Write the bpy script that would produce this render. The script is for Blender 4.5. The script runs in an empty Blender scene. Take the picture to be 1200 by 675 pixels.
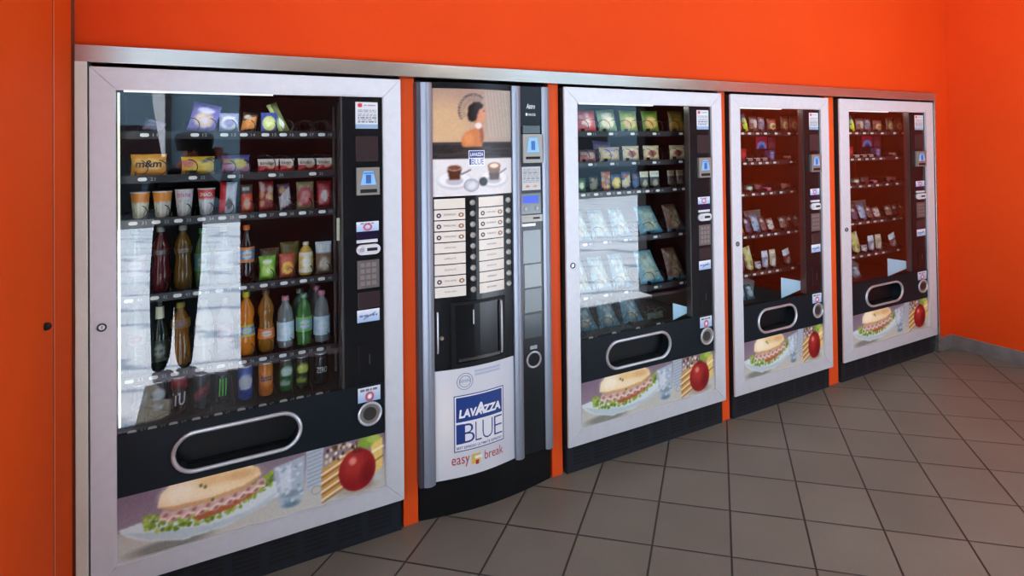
import bpy, bmesh, math, random
import numpy as np
from mathutils import Vector
random.seed(7)
RNG = np.random.RandomState(5)
PI = math.pi
COL = bpy.context.scene.collection

# ------------------------------------------------------------------ colour
def lin(c):
    c = np.asarray(c, float)
    return np.where(c <= .04045, c / 12.92, ((c + .055) / 1.055) ** 2.4)
def L3(r, g, b):
    v = lin(np.array([r, g, b]) / 255.)
    return (float(v[0]), float(v[1]), float(v[2]), 1.)

# ------------------------------------------------------------------ materials
def mat(name, col=(.5, .5, .5, 1), rough=.5, metal=0., emit=None, es=0., spec=.5, coat=0.):
    m = bpy.data.materials.new(name); m.use_nodes = True
    b = m.node_tree.nodes['Principled BSDF']
    b.inputs['Base Color'].default_value = col
    b.inputs['Roughness'].default_value = rough
    b.inputs['Metallic'].default_value = metal
    b.inputs['Specular IOR Level'].default_value = spec
    b.inputs['Coat Weight'].default_value = coat
    if emit:
        b.inputs['Emission Color'].default_value = emit
        b.inputs['Emission Strength'].default_value = es
    return m
def nodes(m):
    return m.node_tree.nodes, m.node_tree.links, m.node_tree.nodes['Principled BSDF']
def noisy(m, c1, c2, scale=8, detail=4, bump=0., stretch=(1, 1, 1), bscale=None):
    n, l, b = nodes(m)
    tc = n.new('ShaderNodeTexCoord'); mp = n.new('ShaderNodeMapping'); mp.inputs['Scale'].default_value = stretch
    l.new(tc.outputs['Object'], mp.inputs['Vector'])
    nz = n.new('ShaderNodeTexNoise'); nz.inputs['Scale'].default_value = scale; nz.inputs['Detail'].default_value = detail
    l.new(mp.outputs[0], nz.inputs['Vector'])
    r = n.new('ShaderNodeValToRGB'); r.color_ramp.elements[0].color = c1; r.color_ramp.elements[1].color = c2
    r.color_ramp.elements[0].position = .3; r.color_ramp.elements[1].position = .7
    l.new(nz.outputs['Fac'], r.inputs['Fac']); l.new(r.outputs['Color'], b.inputs['Base Color'])
    if bump:
        n2 = n.new('ShaderNodeTexNoise'); n2.inputs['Scale'].default_value = bscale or scale * 6; n2.inputs['Detail'].default_value = 3
        l.new(mp.outputs[0], n2.inputs['Vector'])
        bp = n.new('ShaderNodeBump'); bp.inputs['Strength'].default_value = bump; bp.inputs['Distance'].default_value = .004
        l.new(n2.outputs['Fac'], bp.inputs['Height']); l.new(bp.outputs[0], b.inputs['Normal'])
    return m
def printed(name, rough=.35, emit=0., spec=.5, coat=0.):
    m = mat(name, rough=rough, spec=spec, coat=coat)
    n, l, b = nodes(m)
    a = n.new('ShaderNodeVertexColor'); a.layer_name = 'Col'
    l.new(a.outputs['Color'], b.inputs['Base Color'])
    if emit:
        l.new(a.outputs['Color'], b.inputs['Emission Color']); b.inputs['Emission Strength'].default_value = emit
    return m
def glassy(name, k=1.9, tint=(.86, .93, .95, 1)):
    m = bpy.data.materials.new(name); m.use_nodes = True
    n = m.node_tree.nodes; l = m.node_tree.links; n.clear()
    o = n.new('ShaderNodeOutputMaterial'); mx = n.new('ShaderNodeMixShader')
    t = n.new('ShaderNodeBsdfTransparent'); t.inputs['Color'].default_value = tint
    g = n.new('ShaderNodeBsdfGlossy'); g.inputs['Roughness'].default_value = 0.0
    lw = n.new('ShaderNodeLayerWeight'); lw.inputs['Blend'].default_value = .5
    p = n.new('ShaderNodeMath'); p.operation = 'POWER'; p.inputs[1].default_value = 5
    q = n.new('ShaderNodeMath'); q.operation = 'MULTIPLY_ADD'; q.inputs[1].default_value = .96 * k; q.inputs[2].default_value = .043 * k
    q.use_clamp = True
    l.new(lw.outputs['Facing'], p.inputs[0]); l.new(p.outputs[0], q.inputs[0]); l.new(q.outputs[0], mx.inputs[0])
    l.new(t.outputs[0], mx.inputs[1]); l.new(g.outputs[0], mx.inputs[2]); l.new(mx.outputs[0], o.inputs[0])
    return m
def clearish(name, col, alpha, rough=.12):
    m = mat(name, col, rough, spec=.6)
    m.node_tree.nodes['Principled BSDF'].inputs['Alpha'].default_value = alpha
    return m

M = {}
M['orange'] = noisy(mat('orange_paint', rough=.7, spec=.12), L3(214, 65, 14), L3(220, 69, 17), 1.6, 3, .12, bscale=160)
M['maroon'] = noisy(mat('darkened_wall_paint', rough=.8, spec=.1), L3(92, 54, 48), L3(98, 58, 50), 2, 3)  # orange street wall, darkened in colour to cut its red bounce
M['orange_edge'] = noisy(mat('orange_laminate', rough=.5, spec=.2), L3(236, 84, 30), L3(240, 88, 33), 3, 2)
M['orange_door'] = noisy(mat('orange_panel_paint', rough=.7, spec=.04), L3(222, 82, 24), L3(228, 86, 27), 2, 3, .05, bscale=90)
M['black'] = mat('black_plastic', L3(16, 18, 20), .45, spec=.25)
M['void'] = mat('matt_black_gasket', L3(8, 8, 9), .8)
M['interior'] = mat('dark_cabinet_lining', L3(26, 27, 30), .55)
M['gloss_black'] = mat('gloss_black_panel', L3(17, 21, 24), .22, spec=.4)
M['panel'] = noisy(mat('dark_hatch_panel', rough=.4, spec=.12), L3(24, 31, 36), L3(27, 34, 39), 3, 2)
M['alu'] = noisy(mat('satin_aluminium', rough=.5, metal=.2), L3(206, 211, 216), L3(212, 217, 222), 30, 3, stretch=(1, 1, 1))
M['alu_trim'] = mat('brushed_trim', L3(148, 157, 170), .38, .5)
M['alu_edge'] = mat('bright_bevel', L3(225, 228, 232), .3, .4)
M['chrome'] = mat('chrome_ring', L3(196, 200, 205), .3, .55)
M['steel'] = noisy(mat('brushed_stainless', rough=.24, metal=.85), L3(176, 174, 166), L3(200, 198, 190), 4, 5, stretch=(1, 1, 60))
M['glass'] = glassy('window_glass', 2.3)
M['glass_niche'] = glassy('niche_glass', 1.4, (.5, .55, .56, 1))
M['wire'] = mat('dark_coil_wire', L3(44, 44, 46), .35, .6)
M['shelf'] = mat('black_shelf_metal', L3(30, 31, 34), .4, .3)
M['tag'] = mat('white_price_tag', L3(214, 214, 210), .4)
M['tagtext'] = mat('price_digits', L3(150, 152, 150), .4)
M['post'] = mat('grey_post_metal', L3(84, 80, 78), .35, .7)
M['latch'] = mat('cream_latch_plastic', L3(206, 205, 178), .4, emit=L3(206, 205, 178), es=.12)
M['tube'] = mat('light_tube_glow', L3(240, 240, 210), .4, emit=(1., .97, .78, 1), es=.75)
M['tubetop'] = mat('lamp_strip_glow', L3(240, 240, 230), .4, emit=(1., .98, .93, 1), es=1.1)
M['print'] = printed('printed_film', .32)
M['photo'] = printed('printed_photo', .42, emit=.06, spec=.3)  # slight glow added to brighten the printed panels
M['poster'] = printed('glow_poster', .25, emit=.02)  # poster print with a faint added glow
M['paper'] = printed('printed_paper', .5)
M['can'] = printed('printed_can', .22)
M['display'] = mat('blue_display', L3(30, 50, 150), .3, emit=L3(50, 90, 230), es=.6)
M['dark_display'] = mat('dark_display', L3(30, 22, 52), .2)
M['symbol'] = mat('reader_light', L3(120, 170, 220), .3, emit=L3(110, 165, 225), es=.35)
M['bezel'] = mat('reader_metal', L3(150, 146, 138), .38, .5)
M['keys'] = mat('keypad_metal', L3(112, 104, 102), .4, .5)
M['keyface'] = mat('key_face', L3(140, 132, 128), .4, .5)
M['smoked'] = mat('smoked_panel', L3(54, 44, 46), .2)
M['label'] = noisy(mat('cream_selection_label', rough=.35), L3(222, 214, 200), L3(228, 221, 208), 3, 2)
M['ink'] = mat('dark_ink', L3(60, 52, 56), .5)
M['blue_ink'] = mat('navy_ink', L3(28, 62, 132), .4)
M['white_ink'] = mat('white_ink', L3(236, 238, 242), .4)
M['red_ink'] = mat('crimson_ink', L3(176, 44, 62), .4)
M['yellow_ink'] = mat('yellow_ink', L3(226, 196, 92), .4)
M['green_glow'] = mat('claw_green', L3(90, 190, 60), .4, emit=L3(70, 170, 50), es=.1)
M['greyglass'] = mat('grey_smoked_plate', L3(86, 98, 100), .16, spec=.7)
M['greylabel'] = mat('grey_notice', L3(150, 160, 160), .3)
M['palepanel'] = mat('pale_blue_glow', L3(170, 205, 222), .35, emit=L3(160, 200, 222), es=.25)  # for the pale trapezoid plates, slight glow added
M['base'] = mat('machine_base', L3(34, 39, 45), .5, spec=.25)
M['louver'] = mat('louver_slot', L3(6, 7, 8), .7)
M['stone'] = noisy(mat('grey_skirting_tile', rough=.4), L3(104, 98, 96), L3(122, 116, 114), 14, 4)
M['ceil'] = mat('white_ceiling', L3(220, 218, 212), .8)
M['lampglow'] = mat('ceiling_lamp_glow', (1, 1, 1, 1), .4, emit=(1, .97, .93, 1), es=3)
M['skin'] = mat('skin', L3(190, 140, 115), .5)
M['cloth'] = mat('black_jacket_cloth', L3(14, 15, 18), .9, spec=.1)
M['jeans'] = mat('navy_jeans', L3(20, 26, 40), .9, spec=.1)
M['hair'] = mat('dark_hair', L3(16, 13, 12), .8, spec=.2)
_mc = {}
def cmat(r, g, b, rough=.3, alpha=1.):
    k = (r, g, b, rough, alpha)
    if k not in _mc:
        nm = 'plastic_%02x%02x%02x' % (r, g, b)
        _mc[k] = mat(nm, L3(r, g, b), rough) if alpha >= 1 else clearish(nm + '_clear', L3(r, g, b), alpha)
    return _mc[k]

# ------------------------------------------------------------------ mesh builder
class MB:
    def __init__(s): s.v = []; s.f = []; s.m = []; s.c = []; s.hascol = False
    def add(s, vs, fs, m=0, cols=None):
        o = len(s.v); s.v += [tuple(map(float, p)) for p in vs]
        s.f += [tuple(i + o for i in f) for f in fs]; s.m += [m] * len(fs)
        if cols is not None:
            s.hascol = True; s.c += [tuple(c) for c in cols]
        else: s.c += [(.5, .5, .5)] * len(vs)
        return s
    def box(s, x0, x1, y0, y1, z0, z1, m=0, col=None):
        vs = [(x, y, z) for x in (x0, x1) for y in (y0, y1) for z in (z0, z1)]
        return s.add(vs, [(0, 1, 3, 2), (4, 6, 7, 5), (0, 4, 5, 1), (2, 3, 7, 6), (0, 2, 6, 4), (1, 5, 7, 3)], m,
                     None if col is None else [col] * 8)
    def prism(s, poly, y0, y1, m=0):          # poly in (x,z), counter-clockwise from the front
        n = len(poly)
        vs = [(x, y0, z) for x, z in poly] + [(x, y1, z) for x, z in poly]
        fs = [tuple(range(n)), tuple(range(2 * n - 1, n - 1, -1))]
        fs += [(i, i + n, (i + 1) % n + n, (i + 1) % n) for i in range(n)]
        return s.add(vs, fs, m)
    def disc(s, cx, cz, r, y0, y1, m=0, n=24):
        return s.prism([(cx + r * math.cos(2 * PI * i / n), cz + r * math.sin(2 * PI * i / n)) for i in range(n)], y0, y1, m)
    def tube(s, path, r, seg=8, closed=False, m=0):
        P = [Vector(p) for p in path]; n = len(P); vs = []; fs = []
        up = None
        for i in range(n):
            a = P[(i - 1) % n] if (closed or i > 0) else P[i]
            b = P[(i + 1) % n] if (closed or i < n - 1) else P[i]
            t = (b - a).normalized()
            if up is None:
                up = Vector((0, 0, 1)) if abs(t.z) < .9 else Vector((1, 0, 0))
            sd = t.cross(up).normalized(); u2 = sd.cross(t).normalized(); up = u2
            for k in range(seg):
                an = 2 * PI * k / seg
                vs.append(P[i] + sd * math.cos(an) * r + u2 * math.sin(an) * r)
        for i in range(n if closed else n - 1):
            j = (i + 1) % n
            for k in range(seg):
                k2 = (k + 1) % seg
                fs.append((i * seg + k, i * seg + k2, j * seg + k2, j * seg + k))
        if not closed:
            fs.append(tuple(range(seg - 1, -1, -1))); fs.append(tuple((n - 1) * seg + k for k in range(seg)))
        return s.add(vs, fs, m)
    def lathe(s, prof, seg=20, c=(0, 0, 0), m=0, cv=None, cap=True, sy=1.):
        vs = []; fs = []; cols = []; n = len(prof)
        z0 = prof[0][1]; z1 = prof[-1][1]
        for i, (r, z) in enumerate(prof):
            for k in range(seg):
                a = 2 * PI * k / seg
                vs.append((c[0] + r * math.sin(a), c[1] - r * math.cos(a) * sy, c[2] + z))
                if cv is not None:
                    u = (.5 + k / seg) % 1.; cols.append(cv.at(u, 1 - (z - z0) / (z1 - z0)))
        for i in range(n - 1):
            for k in range(seg):
                k2 = (k + 1) % seg
                fs.append((i * seg + k, i * seg + k2, (i + 1) * seg + k2, (i + 1) * seg + k))
        if cap:
            fs.append(tuple(range(seg - 1, -1, -1))); fs.append(tuple((n - 1) * seg + k for k in range(seg)))
        return s.add(vs, fs, m, cols if cv is not None else None)
    def raster(s, cv, x0, x1, z0, z1, yf, m=0):   # picture as vertex colours on a real flat or bent sheet
        h, w = cv.h, cv.w; A = lin(np.clip(cv.a, 0, 1)); vs = []; cols = []
        if not callable(yf): y_ = yf; yf = lambda x: y_
        for j in range(h):
            for i in range(w):
                x = x0 + (x1 - x0) * i / (w - 1); z = z1 - (z1 - z0) * j / (h - 1)
                vs.append((x, yf(x), z)); cols.append(A[j, i])
        fs = [((j + 1) * w + i, (j + 1) * w + i + 1, j * w + i + 1, j * w + i) for j in range(h - 1) for i in range(w - 1)]
        return s.add(vs, fs, m, cols)
    def text(s, t, x0, x1, z0, z1, y, m=0, shear=0., bold=0.):
        V, F = text_geo(t, shear, bold)
        mn = V.min(0); mx = V.max(0)
        yy = y if callable(y) else (lambda x: y)
        vs = []
        for p in V:
            x = x0 + (p[0] - mn[0]) / (mx[0] - mn[0]) * (x1 - x0); z = z0 + (p[1] - mn[1]) / (mx[1] - mn[1]) * (z1 - z0)
            vs.append((x, yy(x), z))
        return s.add(vs, F, m)
    def build(s, name, mats, parent=None, bevel=0., smooth=False, loc=None, segs=2, autosm=None):
        me = bpy.data.meshes.new(name); me.from_pydata(s.v, [], s.f)
        if not isinstance(mats, (list, tuple)): mats = [mats]
        for k in mats: me.materials.append(M[k] if isinstance(k, str) else k)
        if len(mats) > 1: me.polygons.foreach_set('material_index', s.m)
        if s.hascol:
            ca = me.color_attributes.new('Col', 'FLOAT_COLOR', 'POINT')
            arr = np.ones((len(s.v), 4), dtype=np.float32); arr[:, :3] = np.array(s.c); ca.data.foreach_set('color', arr.ravel())
        if bevel:
            bm = bmesh.new(); bm.from_mesh(me)
            bmesh.ops.bevel(bm, geom=bm.edges[:], offset=bevel, segments=segs, affect='EDGES', profile=.5, clamp_overlap=True)
            bm.to_mesh(me); bm.free()
        if smooth:
            me.polygons.foreach_set('use_smooth', [True] * len(me.polygons))
            try: me.set_sharp_from_angle(angle=math.radians(autosm or 40))
            except Exception: pass
        me.update()
        o = bpy.data.objects.new(name, me); COL.objects.link(o)
        if parent: o.parent = parent
        if loc: o.location = loc
        return o
_tc = {}
def text_geo(t, shear=0., bold=0.):
    k = (t, shear, bold)
    if k not in _tc:
        cu = bpy.data.curves.new('t', 'FONT'); cu.body = t; cu.shear = shear; cu.offset = bold; cu.resolution_u = 3
        ob = bpy.data.objects.new('t', cu); COL.objects.link(ob)
        dg = bpy.context.evaluated_depsgraph_get(); dg.update()
        me = bpy.data.meshes.new_from_object(ob.evaluated_get(dg))
        V = np.array([v.co[:2] for v in me.vertices]); F = [tuple(p.vertices) for p in me.polygons]
        bpy.data.objects.remove(ob); bpy.data.meshes.remove(me); bpy.data.curves.remove(cu)
        _tc[k] = (V, F)
    return _tc[k]

# ------------------------------------------------------------------ painter (numpy picture -> vertex colours)
def C(r, g, b): return (r / 255., g / 255., b / 255.)
class Cv:
    def __init__(s, w, h, c):
        s.w, s.h = w, h; s.a = np.empty((h, w, 3)); s.a[:] = c
        j, i = np.mgrid[0:h, 0:w]; s.X = i / (w - 1.); s.Y = j / (h - 1.)
    def at(s, u, v):
        c = s.a[min(s.h - 1, max(0, int(round(v * (s.h - 1)))))][min(s.w - 1, max(0, int(round(u * (s.w - 1)))))]
        return lin(np.clip(c, 0, 1))
    def put(s, m, c, al=1.):
        m = (np.clip(m, 0, 1) * al)[..., None]; s.a = s.a * (1 - m) + np.asarray(c) * m; return s
    def grad(s, c0, c1, ax='y', y0=0., y1=1.):
        t = np.clip(((s.Y if ax == 'y' else s.X) - y0) / (y1 - y0), 0, 1)[..., None]
        s.a = np.array(c0) * (1 - t) + np.array(c1) * t; return s
    def ell(s, cx, cy, rx, ry, c, al=1., soft=.12, rot=0.):
        dx, dy = s.X - cx, s.Y - cy
        if rot:
            a = s.w / s.h; dx2 = dx * a; co, si = math.cos(rot), math.sin(rot)
            dx, dy = (dx2 * co + dy * si) / a, -dx2 * si + dy * co
        d = np.sqrt((dx / rx) ** 2 + (dy / ry) ** 2)
        return s.put((1 - d) / soft + .5, c, al)
    def ring(s, cx, cy, rx, ry, wd, c, al=1.):
        d = np.abs(np.sqrt(((s.X - cx) / rx) ** 2 + ((s.Y - cy) / ry) ** 2) - 1)
        return s.put((wd - d) / (wd * .6), c, al)
    def rect(s, x0, y0, x1, y1, c, al=1.):
        return s.put(((s.X >= x0) & (s.X <= x1) & (s.Y >= y0) & (s.Y <= y1)).astype(float), c, al)
    def poly(s, pts, c, al=1., blur=0):
        ins = np.zeros((s.h, s.w), bool); n = len(pts)
        for i in range(n):
            x0, y0 = pts[i]; x1, y1 = pts[(i + 1) % n]
            if y0 == y1: continue
            cnd = ((y0 <= s.Y) & (s.Y < y1)) | ((y1 <= s.Y) & (s.Y < y0))
            ins ^= cnd & (s.X < x0 + (s.Y - y0) / (y1 - y0) * (x1 - x0))
        return s.put(bl(ins.astype(float), blur), c, al)
    def line(s, x0, y0, x1, y1, wd, c, al=1.):
        a = s.w / s.h
        px, py = (s.X - x0) * a, s.Y - y0; dx, dy = (x1 - x0) * a, y1 - y0
        t = np.clip((px * dx + py * dy) / (dx * dx + dy * dy + 1e-9), 0, 1)
        d = np.sqrt((px - t * dx) ** 2 + (py - t * dy) ** 2)
        return s.put((wd - d) / (wd * .5), c, al)
    def noise(s, amp, k=1):
        n = RNG.rand(s.h, s.w); n = bl(n, k); n = (n - n.mean()) / (n.std() + 1e-6)
        s.a = s.a + (n * amp)[..., None]; return s
    def nmask(s, k):
        n = bl(RNG.rand(s.h, s.w), k); n = (n - n.min()) / (n.max() - n.min()); return n
    def scrib(s, x0, y0, x1, y1, rows, c, al=.8):
        for r in range(rows):
            yy = y0 + (y1 - y0) * (r + .5) / rows; hh = (y1 - y0) / rows * .28; x = x0
            while x < x1:
                e = min(x1, x + (x1 - x0) * random.uniform(.1, .3)); s.rect(x, yy - hh, e, yy + hh, c, al); x = e + (x1 - x0) * .05
        return s
def bl(a, k):
    for _ in range(int(k)):
        p = np.pad(a, 1, mode='edge')
        a = (p[:-2, 1:-1] + p[2:, 1:-1] + p[1:-1, :-2] + p[1:-1, 2:] + 2 * p[1:-1, 1:-1]) / 6.
    return a

# ------------------------------------------------------------------ scene bookkeeping
def empty(name, loc, rz=0.):
    o = bpy.data.objects.new(name, None); COL.objects.link(o); o.location = loc; o.rotation_euler = (0, 0, rz)
    o.empty_display_size = .1; return o
def tag(o, label=None, cat=None, group=None, kind=None):
    if label: o['label'] = label
    if cat: o['category'] = cat
    if group: o['group'] = group
    if kind: o['kind'] = kind
    return o
def struct(o): o['kind'] = 'structure'; return o
def clone(o, parent=None):
    c = o.copy(); COL.objects.link(c)
    if parent: c.parent = parent
    for ch in o.children: clone(ch, c)
    return c

# ================================================================== THE ROOM
XR, YW, ZC, YF = 5.135, .02, 3.0, -2.52
def bx(name, m, *b, bevel=0.): return MB().box(*b).build(name, m, bevel=bevel)

fm = mat('floor_tiles', rough=.42)
n, l, b = nodes(fm)
geo = n.new('ShaderNodeNewGeometry')
def vmath(op, a, bb):
    x = n.new('ShaderNodeVectorMath'); x.operation = op
    for i, q in enumerate((a, bb)):
        if q is None: continue
        if isinstance(q, tuple): x.inputs[i].default_value = q
        else: l.new(q, x.inputs[i])
    return x
def mth(op, a, bb=None, clamp=False):
    x = n.new('ShaderNodeMath'); x.operation = op; x.use_clamp = clamp
    for i, q in enumerate((a, bb)):
        if q is None: continue
        if isinstance(q, (int, float)): x.inputs[i].default_value = q
        else: l.new(q, x.inputs[i])
    return x.outputs[0]
AA = math.radians(135.514); TS = .2969
pp = vmath('SUBTRACT', geo.outputs['Position'], (2.427, .0528, 0)).outputs[0]
fr = []; cell = []
for d in ((math.cos(AA), math.sin(AA), 0), (math.sin(AA), -math.cos(AA), 0)):
    t = mth('DIVIDE', vmath('DOT_PRODUCT', pp, d).outputs['Value'], TS)
    f = mth('FRACT', t); fr.append(mth('MINIMUM', f, mth('SUBTRACT', 1., f))); cell.append(mth('FLOOR', t))
g = mth('MINIMUM', fr[0], fr[1])
gm = mth('MULTIPLY', mth('SUBTRACT', 1., mth('DIVIDE', g, .016), clamp=True), 2.2, clamp=True)      # 1 in the joint
cb = n.new('ShaderNodeCombineXYZ'); l.new(cell[0], cb.inputs[0]); l.new(cell[1], cb.inputs[1])
wn = n.new('ShaderNodeTexWhiteNoise'); l.new(cb.outputs[0], wn.inputs['Vector'])
nz = n.new('ShaderNodeTexNoise'); nz.inputs['Scale'].default_value = 260; nz.inputs['Detail'].default_value = 3
l.new(geo.outputs['Position'], nz.inputs['Vector'])
nz2 = n.new('ShaderNodeTexNoise'); nz2.inputs['Scale'].default_value = 3; nz2.inputs['Detail'].default_value = 5
l.new(geo.outputs['Position'], nz2.inputs['Vector'])
v = mth('ADD', mth('MULTIPLY', wn.outputs['Value'], .10), mth('ADD', mth('MULTIPLY', nz.outputs['Fac'], .5), mth('MULTIPLY', nz2.outputs['Fac'], .3)))
rp = n.new('ShaderNodeValToRGB'); rp.color_ramp.elements[0].position = .2; rp.color_ramp.elements[1].position = .75
rp.color_ramp.elements[0].color = L3(88, 86, 78); rp.color_ramp.elements[1].color = L3(124, 121, 110)
l.new(v, rp.inputs['Fac'])
mx = n.new('ShaderNodeMix'); mx.data_type = 'RGBA'; l.new(gm, mx.inputs['Factor']); l.new(rp.outputs['Color'], mx.inputs['A'])
mx.inputs['B'].default_value = L3(30, 27, 25); l.new(mx.outputs['Result'], b.inputs['Base Color'])
bp = n.new('ShaderNodeBump'); bp.inputs['Distance'].default_value = .002; bp.inputs['Strength'].default_value = .6
l.new(mth('SUBTRACT', mth('MULTIPLY', nz.outputs['Fac'], .15), gm), bp.inputs['Height']); l.new(bp.outputs[0], b.inputs['Normal'])
M['floor'] = fm
struct(bx('floor', 'floor', -.03, XR + .2, YF + .12, .9, -.1, 0))
cm = mat('pavement', rough=.8)
noisy(cm, L3(196, 208, 222), L3(220, 230, 242), 1.1, 6, .5, stretch=(.35, 1.5, 1), bscale=5)
# dark wavy cracks in the pavement
n, l, b = nodes(cm)
tc = n.new('ShaderNodeTexCoord'); mp = n.new('ShaderNodeMapping'); mp.inputs['Scale'].default_value = (.25, 1.1, 1); mp.inputs['Rotation'].default_value = (0, 0, .35)
wv = n.new('ShaderNodeTexWave'); wv.inputs['Scale'].default_value = 1.1; wv.inputs['Distortion'].default_value = 9; wv.inputs['Detail'].default_value = 5; wv.inputs['Detail Scale'].default_value = .8
l.new(tc.outputs['Object'], mp.inputs[0]); l.new(mp.outputs[0], wv.inputs[0])
r2 = n.new('ShaderNodeValToRGB'); r2.color_ramp.elements[0].position = .0; r2.color_ramp.elements[1].position = .12
r2.color_ramp.elements[0].color = (.45, .52, .62, 1); r2.color_ramp.elements[1].color = (1, 1, 1, 1)
l.new(wv.outputs['Fac'], r2.inputs['Fac'])
old = b.inputs['Base Color'].links[0].from_socket
m2 = n.new('ShaderNodeMix'); m2.data_type = 'RGBA'; m2.blend_type = 'MULTIPLY'; m2.inputs['Factor'].default_value = 1.
l.new(old, m2.inputs['A']); l.new(r2.outputs['Color'], m2.inputs['B']); l.new(m2.outputs['Result'], b.inputs['Base Color'])
M['pavement'] = cm
M['asphalt'] = noisy(mat('street_asphalt', rough=.8), L3(70, 76, 84), L3(84, 90, 98), 2, 4)
struct(MB().box(-14, 26, -12.4, YF + .12, -.12, -.004).box(-14, -.03, YF + .12, -1.0, -.12, -.004).build('ground_pavement', 'pavement'))
struct(bx('ground_street', 'asphalt', -14, 26, -18, -12.4, -.14, -.03))

# back wall: above, left sliver and right sliver of the machine recess, and the recess itself
struct(MB().box(-.045, XR + .2, YW, .9, 1.895, ZC).box(4.94, XR + .2, YW, .9, 0, 1.895).build('wall_back', 'orange'))
struct(bx('trim_recess_back', 'void', -.06, 4.94, .85, .9, 0, 1.895))
struct(bx('wall_right', 'orange', XR, XR + .2, YF, YW, 0, ZC))
struct(MB().box(-.30, -.045, -.255, .9, 0, ZC).box(-.30, -.048, -.262, -.255, 0, ZC).box(-.30, -.045, -1.0, -.262, 0, ZC)
       .box(-6, -.30, -1.0, .9, 0, ZC).build('wall_left', 'orange_door'))
MBl = MB().lathe([(.0105 * math.sin(PI * (i + .02) / 10.4), -.0105 * math.cos(PI * i / 10)) for i in range(11)], 16, c=(-.040, -.3767, 1.093))
tag(MBl.build('panel_knob', 'void', smooth=True), 'small dark round knob on the orange panel at far left', 'knob')
struct(MB().box(-.047, -.038, .002, .016, 0, ZC).build('trim_1', cmat(110, 44, 22, .7)))
struct(MB().box(-.050, -.0442, -.272, -.264, 0, ZC).build('trim_groove_shade', cmat(120, 42, 18, .7)))  # dark strip painted in for the shade of the panel groove
struct(MB().box(-.050, -.0440, -.262, -.254, 0, ZC).build('trim_groove_highlight', cmat(240, 130, 80, .5)))  # pale strip: highlight along the groove put in as colour
struct(MB().box(-3.0, -.03, -2.85, -1.0, ZC, ZC + .15).box(-.30, XR + .2, -1.0, .9, ZC, ZC + .15).box(-.03, XR + .2, -3.55, -1.0, ZC, ZC + .15).build('ceiling', 'ceil'))  # unseen; outer overhangs shaped to set where the sun falls
struct(MB().box(.54, 2.42, YF - .18, YF, 0, ZC).box(4.38, XR + .2, YF - .18, YF, 0, ZC).box(-.03, XR, YF - .18, YF, 2.5, ZC)
       .build('wall_front', 'maroon'))
struct(MB().box(4.26, 4.38, YF - .16, YF - .02, 0, 2.5).box(2.42, 2.5, YF - .16, YF - .02, 0, 2.5).build('door_1', 'smoked'))
struct(bx('baseboard_right', 'stone', XR - .014, XR, YF, YW - .0, 0, .098, bevel=.002))
struct(bx('baseboard_back', 'stone', 4.955, XR - .014, YW - .014, YW, 0, .098, bevel=.002))
# the stainless surround of the recess
sf = empty('steel_surround', (2.45, -.006, 0))
tag(sf, 'brushed stainless steel frame surrounding the whole row of vending machines', 'frame')
def rel(o, r): o.parent = r; o.location = -r.location; return o
rel(MB().box(-.036, 4.945, -.006, .10, 1.843, 1.898).build('top_rail', 'steel', bevel=.0015), sf)
rel(MB().box(-.036, -.004, -.006, .10, 0, 1.843).build('side_rail', noisy(mat('lit_stainless', rough=.4, metal=.25), L3(206, 214, 200), L3(218, 224, 212), 8, 4), bevel=.0015), sf)  # left rail: reflected daylight put into a paler steel colour
rel(MB().box(4.925, 4.945, -.006, .10, 0, 1.843).build('side_rail', 'steel', bevel=.0015), sf)
for (a, c, lb) in ((1.014, 1.074, 'orange divider post between the left snack machine and the coffee machine'),
                   (1.712, 1.768, 'orange divider post between the coffee machine and the middle snack machine'),
                   (2.802, 2.858, 'thin orange divider post right of the middle snack machine'),
                   (3.735, 3.826, 'thin orange divider post between the two machines at far right')):
    tag(MB().box(a, c, .042, .075, 0, 1.842).build('divider_post', 'orange_edge', bevel=.001), lb, 'post')

# ================================================================== VENDING MACHINES
def stadium(cx, cz, hw, hh, n=12):
    p = []
    for k in range(n + 1): a = -PI / 2 + PI * k / n; p.append((cx + hw - hh + hh * math.cos(a), cz + hh * math.sin(a)))
    for k in range(n + 1): a = PI / 2 + PI * k / n; p.append((cx - hw + hh + hh * math.cos(a), cz + hh * math.sin(a)))
    return p

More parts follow.
